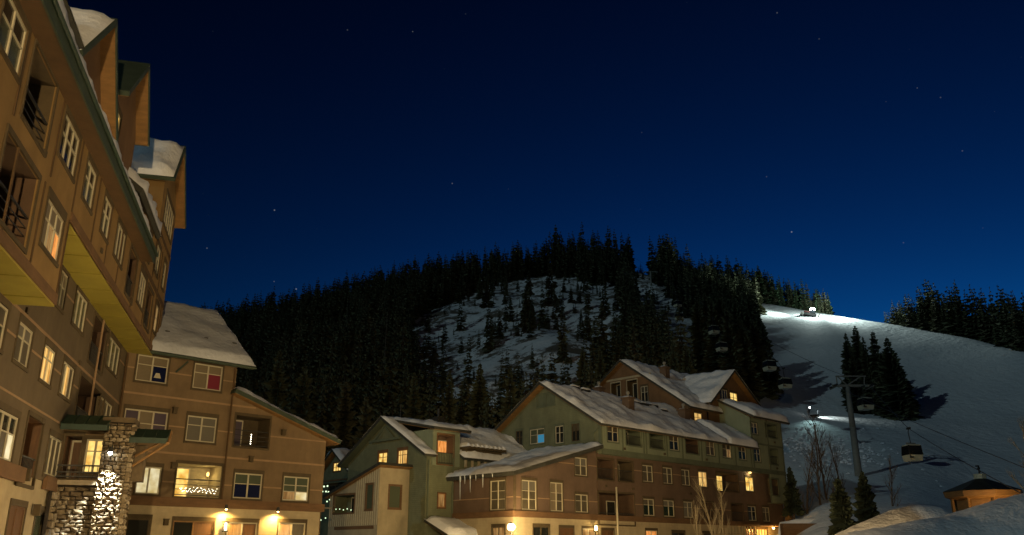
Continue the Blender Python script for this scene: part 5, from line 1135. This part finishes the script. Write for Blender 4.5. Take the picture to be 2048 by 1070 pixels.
armL = Vector((TBX - 2.2, 135, TBZ - .5 + hh - 1.45)); armR = Vector((TBX + 3.5, 135, TBZ - .5 + hh - 1.45))
GR = [(1567, 737, 150), (1536, 702, 162), (1441, 668, 174), (1426, 636, 184), (1357, 614, 205), (1354, 590, 215)]
ropeB = [Vector(at_y(2110, 960, 62)), armL] + [Vector(at_y(*g_)) for g_ in GR] + [Vector(t2) + Vector((-2.5, 0, 0)), Vector(t3) + Vector((-2.5, 0, 0))]
ropeA = [Vector(at_y(2060, 996, 55)), Vector(at_y(1817, 857, 95)), armR] + [Vector(at_y(*g_)) + Vector((7, 2, 1.0)) for g_ in GR[::2]] + [Vector(t2) + Vector((2.5, 0, 0)), Vector(t3) + Vector((2.5, 0, 0))]
for pts, lab in ((ropeA, 'haul rope of the gondola on the right side of the tower'), (ropeB, 'haul rope of the gondola on the left side of the tower')):
    m = MB()
    for a_, b_ in zip(pts[:-1], pts[1:]):
        n = 6; sag = (b_ - a_).length * .004
        pp = [a_.lerp(b_, k / n) - Vector((0, 0, sag * 4 * (k / n) * (1 - k / n))) for k in range(n + 1)]
        for u, v in zip(pp[:-1], pp[1:]): m.tube(u, v, .035, n=5)
    tag(m.build('haul_rope', 'rail_metal', None), lab, 'cable')
def lathe_box(m, x, y, z0, z1, taper=1.0, n=4):
    m.hexa([(-x, -y, z0), (x, -y, z0), (x, y, z0), (-x, y, z0), (-x * taper, -y * taper, z1), (x * taper, -y * taper, z1), (x * taper, y * taper, z1), (-x * taper, y * taper, z1)])
def make_cabin():
    e = empty('gondola_cabin', (0, 0, 0)); X, Yw = 1.02, .98
    m = MB(); lathe_box(m, X * .9, Yw * .9, -4.1, -3.95); lathe_box(m, X * .93, Yw * .93, -3.95, -3.35, 1.09); m.build('body', 'cabin_cream', e)
    m = MB(); lathe_box(m, X * 1.0, Yw * 1.0, -3.35, -2.85, 1.0); lathe_box(m, X * 1.0, Yw * 1.0, -2.85, -2.2, .88); m.build('windows', 'cabin_glass', e)
    m = MB(); lathe_box(m, X * .93, Yw * .93, -2.2, -2.08, .9); lathe_box(m, X * .84, Yw * .84, -2.08, -2.0, .7); m.build('roof', 'cabin_cream', e)
    for sx in (-1, 1):
        for sy in (-1, 1): m = MB(); m.hexa([(sx * X * 1.0 - .05, sy * Yw - .05, -3.35), (sx * X + .05, sy * Yw - .05, -3.35), (sx * X + .05, sy * Yw + .05, -3.35), (sx * X - .05, sy * Yw + .05, -3.35), (sx * X * .9 - .05, sy * Yw * .9 - .05, -2.15), (sx * X * .9 + .05, sy * Yw * .9 - .05, -2.15), (sx * X * .9 + .05, sy * Yw * .9 + .05, -2.15), (sx * X * .9 - .05, sy * Yw * .9 + .05, -2.15)]); m.build('pillar', 'rubber', e)
    m = MB(); m.tube((-X * .98, -Yw * 1.12, -3.0), (-X * .98, -Yw * 1.12, -3.8), .05); m.box(-X * 1.0, -X * .5, -Yw * 1.16, -Yw * 1.0, -3.75, -3.6); m.build('ski_rack', 'rail_metal', e)
    m = MB(); m.box(-.7, .7, -.08, .08, -1.92, -1.8); m.tube((-.6, 0, -1.9), (-.6, 0, -2.05), .05); m.tube((.6, 0, -1.9), (.6, 0, -2.05), .05); m.build('yoke', 'grey_steel', e)
    m = MB(); m.tube((0, 0, -1.85), (-.15, 0, -.5), .06); m.tube((-.15, 0, -.5), (0, 0, 0), .06); m.build('hanger', 'rail_metal', e); m = MB(); m.box(-.12, .12, -.4, .4, -.1, .14); m.build('grip', 'rail_metal', e)
    return e
proto = make_cabin()
CAB = [(1817, 857, 95, .76, 'gondola cabin nearest the viewer, hanging low over the snow at right'), (1726, 773, 134, .9, 'gondola cabin hanging right at the lift tower arm'), (1567, 737, 150, .88, 'gondola cabin above the right gable roof, over the snow'), (1536, 702, 162, .95, 'gondola cabin at the dark forest edge above the right roof'), (1441, 668, 174, .9, 'lower of two gondola cabins against the dark forest'), (1426, 636, 184, .9, 'upper of two gondola cabins against the dark forest'), (1357, 614, 205, .8, 'small distant gondola cabin in the lift cut, lower'), (1354, 590, 215, .8, 'small distant gondola cabin in the lift cut, upper')]
for i, (px_, py_, Y, s, lab) in enumerate(CAB):
    if i == 0: e = proto
    else:
        e = proto.copy(); COL.objects.link(e)
        for ch in list(proto.children):
            c = ch.copy(); COL.objects.link(c); c.parent = e
    e.location = at_y(px_, py_, Y); e.rotation_euler = (0, 0, .12 + .05 * i); e.scale = (s, s, s * 1.14 if i == 0 else s); tag(e, lab, 'gondola', 'gondola cabins on the lift')

# ------------------------------------------------------------------ snow groomer with its lights
q = at_y(1619, 630, 322); gz = ground(q[0], 322)
GM = empty('snow_groomer', (q[0], 322, gz), math.radians(-12), 'snow groomer with dazzling work lights on the crest of the run', 'snow groomer'); GM.rotation_euler[1] = math.radians(14)
for sy in (-1.3, 1.3):
    m = MB(); pts = [(-2.2, .25), (-1.9, .05), (1.9, .05), (2.4, .4), (2.2, .9), (-1.9, .95), (-2.4, .6)]
    i0 = len(m.v); n = len(pts); m.v += [(a, sy - .5, b) for a, b in pts] + [(a, sy + .5, b) for a, b in pts]; m.f += [tuple(range(n))[::-1], tuple(range(n, 2 * n))] + [(k, (k + 1) % n, n + (k + 1) % n, n + k) for k in range(n)]
    m.build('track', 'rubber', GM)
m = MB(); m.box(-2.3, 2.0, -.9, .9, .8, 1.3); m.box(-2.3, -.3, -1.0, 1.0, 1.3, 1.7); m.build('chassis', 'machine_red', GM)
m = MB(); m.hexa([(-.2, -1.0, 1.3), (1.9, -1.0, 1.3), (1.9, 1.0, 1.3), (-.2, 1.0, 1.3), (0, -.9, 2.7), (1.3, -.9, 2.7), (1.3, .9, 2.7), (0, .9, 2.7)]); m.build('cab', 'cabin_glass', GM)
m = MB(); m.box(0, 1.35, -.95, .95, 2.7, 2.85); m.build('roof', 'machine_red', GM)
m = MB(); m.hexa([(2.9, -2.4, .1), (3.2, -2.4, .1), (3.2, 2.4, .1), (2.9, 2.4, .1), (3.0, -2.4, 1.2), (3.35, -2.4, 1.2), (3.35, 2.4, 1.2), (3.0, 2.4, 1.2)]); m.box(2.0, 3.0, -.6, -.4, .5, .7); m.box(2.0, 3.0, .4, .6, .5, .7); m.build('blade', 'grey_steel', GM)
m = MB(); m.box(-3.6, -2.6, -2.3, 2.3, .1, .6); m.box(-2.7, -2.2, -.3, .3, .4, .6); m.build('tiller', 'grey_steel', GM)
for k, (x, y) in enumerate(((1.2, -.8), (1.2, .8), (.1, -.8), (.1, .8))):
    m = MB(); m.ball((x, y - .1, 3.0), .42, 8); m.build('work_light', 'bulb_white', GM)
lamp(GM, (3.8, -1.2, 4.6), 55000, (.80, 1.0, .93), .25, spot=110, aim=(1, -.5, -.30), blend=.9)
lamp(GM, (-3.8, -.6, 4.4), 30000, (.80, 1.0, .92), .25, spot=120, aim=(-1, -.2, -.06), blend=.9)
lamp(GM, (.6, -3.0, 4.6), 7000, (.80, 1.0, .93), .3)
# person with a headlamp and a sled on the run
def person(px_, py_, Y, lab, hunch):
    q = at_y(px_, py_, Y); z = ground(q[0], Y); e = empty('person', (q[0], Y, z), 0, lab, 'person')
    V = [(0, 0, .92), (.02, -.02 * hunch, 1.18), (.05 * hunch, -.08 * hunch, 1.42), (.08 * hunch, -.12 * hunch, 1.54), (.11 * hunch, -.16 * hunch, 1.68), (.1, 0, .88), (.12, -.06, .48), (.12, .02, .06), (.13, -.12, .03), (-.1, 0, .88), (-.13, .05, .48), (-.13, .14, .06), (-.13, .0, .03),
         (.2, -.06 * hunch, 1.38), (.27, -.14, 1.12), (.22, -.36, 1.02), (.2, -.44, 1.0), (-.2, -.06 * hunch, 1.38), (-.27, -.12, 1.12), (-.22, -.34, 1.05), (-.2, -.42, 1.02)]
    E_ = [(0, 1), (1, 2), (2, 3), (3, 4), (0, 5), (5, 6), (6, 7), (7, 8), (0, 9), (9, 10), (10, 11), (11, 12), (2, 13), (13, 14), (14, 15), (15, 16), (2, 17), (17, 18), (18, 19), (19, 20)]
    Rr = [.17, .18, .18, .07, .12, .12, .085, .06, .06, .12, .085, .06, .06, .085, .06, .045, .045, .085, .06, .045, .045]
    me = bpy.data.meshes.new('body'); me.from_pydata(V, E_, []); o = bpy.data.objects.new('body', me); COL.objects.link(o); o.parent = e; me.materials.append(MATS['cloth_dark'])
    md = o.modifiers.new('skin', 'SKIN'); sv = me.skin_vertices[0].data
    for k, r in enumerate(Rr): sv[k].radius = (r, r)
    sv[0].use_root = True
    o.modifiers.new('sub', 'SUBSURF').levels = 1
    m = MB(); hd = V[4]; m.ball((hd[0], hd[1] - .02, hd[2] + .04), .12, 10, 1.15); m.build('hat', 'cloth_dark', e, True)
    return e, hd
pe, hd = person(1612, 767, 198, 'person in dark clothing with a bright headlamp standing on the ski run', 1.0)
m = MB(); m.ball((hd[0], hd[1] - .16, hd[2] + .08), .13, 8); m.build('headlamp', 'bulb_white', pe); lamp(pe, (hd[0] + .3, hd[1] - .6, hd[2] + .2), 2600, (.86, 1, .95), .05, spot=70, aim=(.6, -.3, -.5), blend=.8); dq = ground_hit(1658, 900); dv = Vector(dq) - pe.location - Vector((0, 0, 1.9)); lamp(pe, (hd[0] + .2, hd[1] - .5, hd[2] + .35), 4500, (.62, 1, .98), .05, spot=40, aim=tuple(dv), blend=.9)  # second spot is added to light the snow clods downhill
m = MB(); rr = random.Random(12)
for k in range(420):
    p = ground_hit(1655 + rr.gauss(0, 42), 890 + rr.gauss(0, 26)) if k < 60 else p0_ + Vector((rr.gauss(0, 5), rr.gauss(0, 8), 0))
    if k < 60: p0_ = Vector(dq)
    p = Vector(p); p.z = ground(p.x, p.y); r = rr.uniform(.12, .42); i0 = len(m.v); m.ball(p, r, 6, rr.uniform(.4, .8))
    for q_ in range(i0, len(m.v)): v_ = m.v[q_]; m.v[q_] = (v_[0] + rr.uniform(-.3, .3) * r, v_[1] + rr.uniform(-.3, .3) * r, v_[2] + rr.uniform(-.3, .3) * r)
tag(m.build('snow_clods', 'snow', None), 'scattered snow clods glinting on the run below the person', 'snow clods', kind='stuff')
q = at_y(1622, 769, 197); zz = ground(q[0], 197)
e = empty('sled', (q[0], 197, zz), .1, 'low dark rescue sled beside the person on the ski run', 'sled'); m = MB(); m.hexa([(-.8, -.3, .12), (.7, -.3, .12), (.7, .3, .12), (-.8, .3, .12), (-.9, -.38, .42), (1.0, -.35, .5), (1.0, .35, .5), (-.9, .38, .42)]); m.build('hull', 'cloth_dark', e); m = MB(); m.box(-.8, .7, -.26, -.2, 0, .12); m.box(-.8, .7, .2, .26, 0, .12); m.build('runner', 'grey_steel', e)
q = at_y(1630, 770, 197); zz = ground(q[0], 197); m = MB(); m.tube((0, 0, -.3), (0, 0, 1.3), .06, .05); m.tube((0, 0, .7), (0, 0, 1.5), .2, .17, 10); o = m.build('marker_post', 'cloth_dark', None); o.location = (q[0], 197, zz); tag(o, 'dark padded marker post right of the person on the run', 'post')

# ------------------------------------------------------------------ lower right: banks of snow, pavilion, retaining wall
def bank(name, lab, Y0, pts, depth, seed, zbase=-.2, lean=.0):
    """ridge of ploughed snow: pts = crest in the photo (px, py) at distance Y0"""
    P3 = [at_y(a, b, Y0) for a, b in pts]; xs = [p[0] for p in P3]; zs = [p[2] for p in P3]; n, mm_ = 70, 40; m = MB(); off = Vector((seed * 3.1, 0, 0))
    for i in range(n + 1):
        x = xs[0] + (xs[-1] - xs[0]) * i / n; zc = float(np.interp(x, xs, zs))
        for j in range(mm_ + 1):
            t = -1 + 2 * j / mm_; pr = max(0.0, 1 - abs(t) ** 2.2); y = Y0 + t * depth + .35 * noise.noise(off + Vector((x * .4, 0, 0)))
            nn = noise.noise(off + Vector((x * .8, y * .8, 0))) * .07 + noise.noise(off + Vector((x * 2.6, y * 2.6, 3))) * .05
            m.v.append((x, y, zbase + (zc - zbase) * pr + nn * (1 if pr > 0 else 0)))
    m.f = [(i * (mm_ + 1) + j, (i + 1) * (mm_ + 1) + j, (i + 1) * (mm_ + 1) + j + 1, i * (mm_ + 1) + j + 1) for i in range(n) for j in range(mm_)]
    return tag(m.build(name, 'snow_fine', None, True), lab, 'snow bank')
bank('snow_bank', 'rounded warm-lit snow bank beside the two young spruces', 40, [(1640, 1090), (1690, 1062), (1740, 1038), (1790, 1018), (1830, 1010), (1868, 1012), (1890, 1022), (1925, 1040), (1960, 1075)], 3.0, 1)
bank('snow_bank', 'long dim snow bank rising to the right edge in the foreground', 27, [(1560, 1110), (1640, 1085), (1700, 1068), (1800, 1047), (1900, 1030), (1985, 1004), (2048, 984), (2150, 960), (2300, 950), (2450, 990)], 3.2, 2)
bank('snow_bank', 'low snow-topped bank beside the right end of the green building', 88, [(1560, 1044), (1590, 1038), (1640, 1036), (1680, 1038), (1720, 1052)], 2.0, 3)
m = MB(); a_ = at_y(1565, 1060, 85.5); b_ = at_y(1668, 1052, 85.5); m.box(a_[0], b_[0], 85.2, 86.2, -.5, at_y(1620, 1047, 85.5)[2]); tag(m.build('retaining_wall', 'belt_brown', None), 'dark low retaining wall under the snow at the end of the green building', 'wall')
pc = at_y(1968, 1000, 92); PV = empty('pavilion', (pc[0], 92, 3.0), math.radians(12), 'wood-clad pavilion with a dark hipped roof and cupola behind the snow bank', 'pavilion')
ez = at_y(1968, 985, 92)[2] - 3.0; tz = at_y(1968, 957, 92)[2] - 3.0
def ngon(r, n, rot=.39): return [(r * math.cos(rot + 2 * math.pi * k / n), r * math.sin(rot + 2 * math.pi * k / n)) for k in range(n)]
m = MB(); A8 = ngon(2.7, 8); m.v = [(a, b, -3) for a, b in A8] + [(a, b, ez) for a, b in A8]; m.f = [(k, (k + 1) % 8, 8 + (k + 1) % 8, 8 + k) for k in range(8)]; m.build('wall', 'wood_soffit', PV)
m = MB(); A8 = ngon(3.9, 8); m.v = [(a, b, ez - .05) for a, b in A8] + [(a * .13, b * .13, tz) for a, b in A8] + [(a, b, ez + .1) for a, b in A8]; m.f = [(k + 16 if False else 16 + k, 16 + (k + 1) % 8, 8 + (k + 1) % 8, 8 + k) for k in range(8)]; m.build('roof', 'roof_dark', PV)
m = MB(); m.v = [(a, b, ez - .5) for a, b in ngon(3.75, 8)] + [(a, b, ez + .06) for a, b in ngon(3.88, 8)] + [(a, b, ez - .75) for a, b in ngon(2.72, 8)]; m.f = [(k, (k + 1) % 8, 8 + (k + 1) % 8, 8 + k) for k in range(8)] + [(k, (k + 1) % 8, 16 + (k + 1) % 8, 16 + k) for k in range(8)]; m.build('eaves', 'wood_soffit', PV)
m = MB(); A8 = ngon(.62, 8); m.v = [(a, b, tz - .15) for a, b in A8] + [(a, b, tz + .45) for a, b in A8]; m.f = [(k, (k + 1) % 8, 8 + (k + 1) % 8, 8 + k) for k in range(8)] + [tuple(range(8, 16))]; m.build('cupola', 'cabin_cream', PV)
m = MB(); m.tube((0, 0, tz + .4), (0, 0, tz + 1.0), .12, .06); m.ball((0, 0, tz + 1.05), .16); m.box(-.35, .1, -.03, .03, tz + 1.2, tz + 1.35); m.tube((0, 0, tz + 1.0), (0, 0, tz + 1.35), .04); m.build('finial', 'rail_metal', PV)
for k in range(8):
    a, b = ngon(3.1, 8)[k]; m = MB(); m.box(a - .12, a + .12, b - .12, b + .12, -3, ez - .4); m.build('post', 'wood_soffit', PV)
PLZ = ground(pc[0] - 1.0, 86.5) + 1.0
PL = empty('pavilion_lamp', (pc[0] - 1.0, 86.5, PLZ), 0, 'low lamp lighting the pavilion eaves from the ground', 'lamp'); m = MB(); m.tube((0, 0, -3), (0, 0, 0), .08); m.build('post', 'rail_metal', PL); m = MB(); m.ball((0, 0, .1), .15); m.build('bulb', 'lamp_soft', PL); lamp(PL, (0, 0, .4), 480, (1, .58, .20), .15)
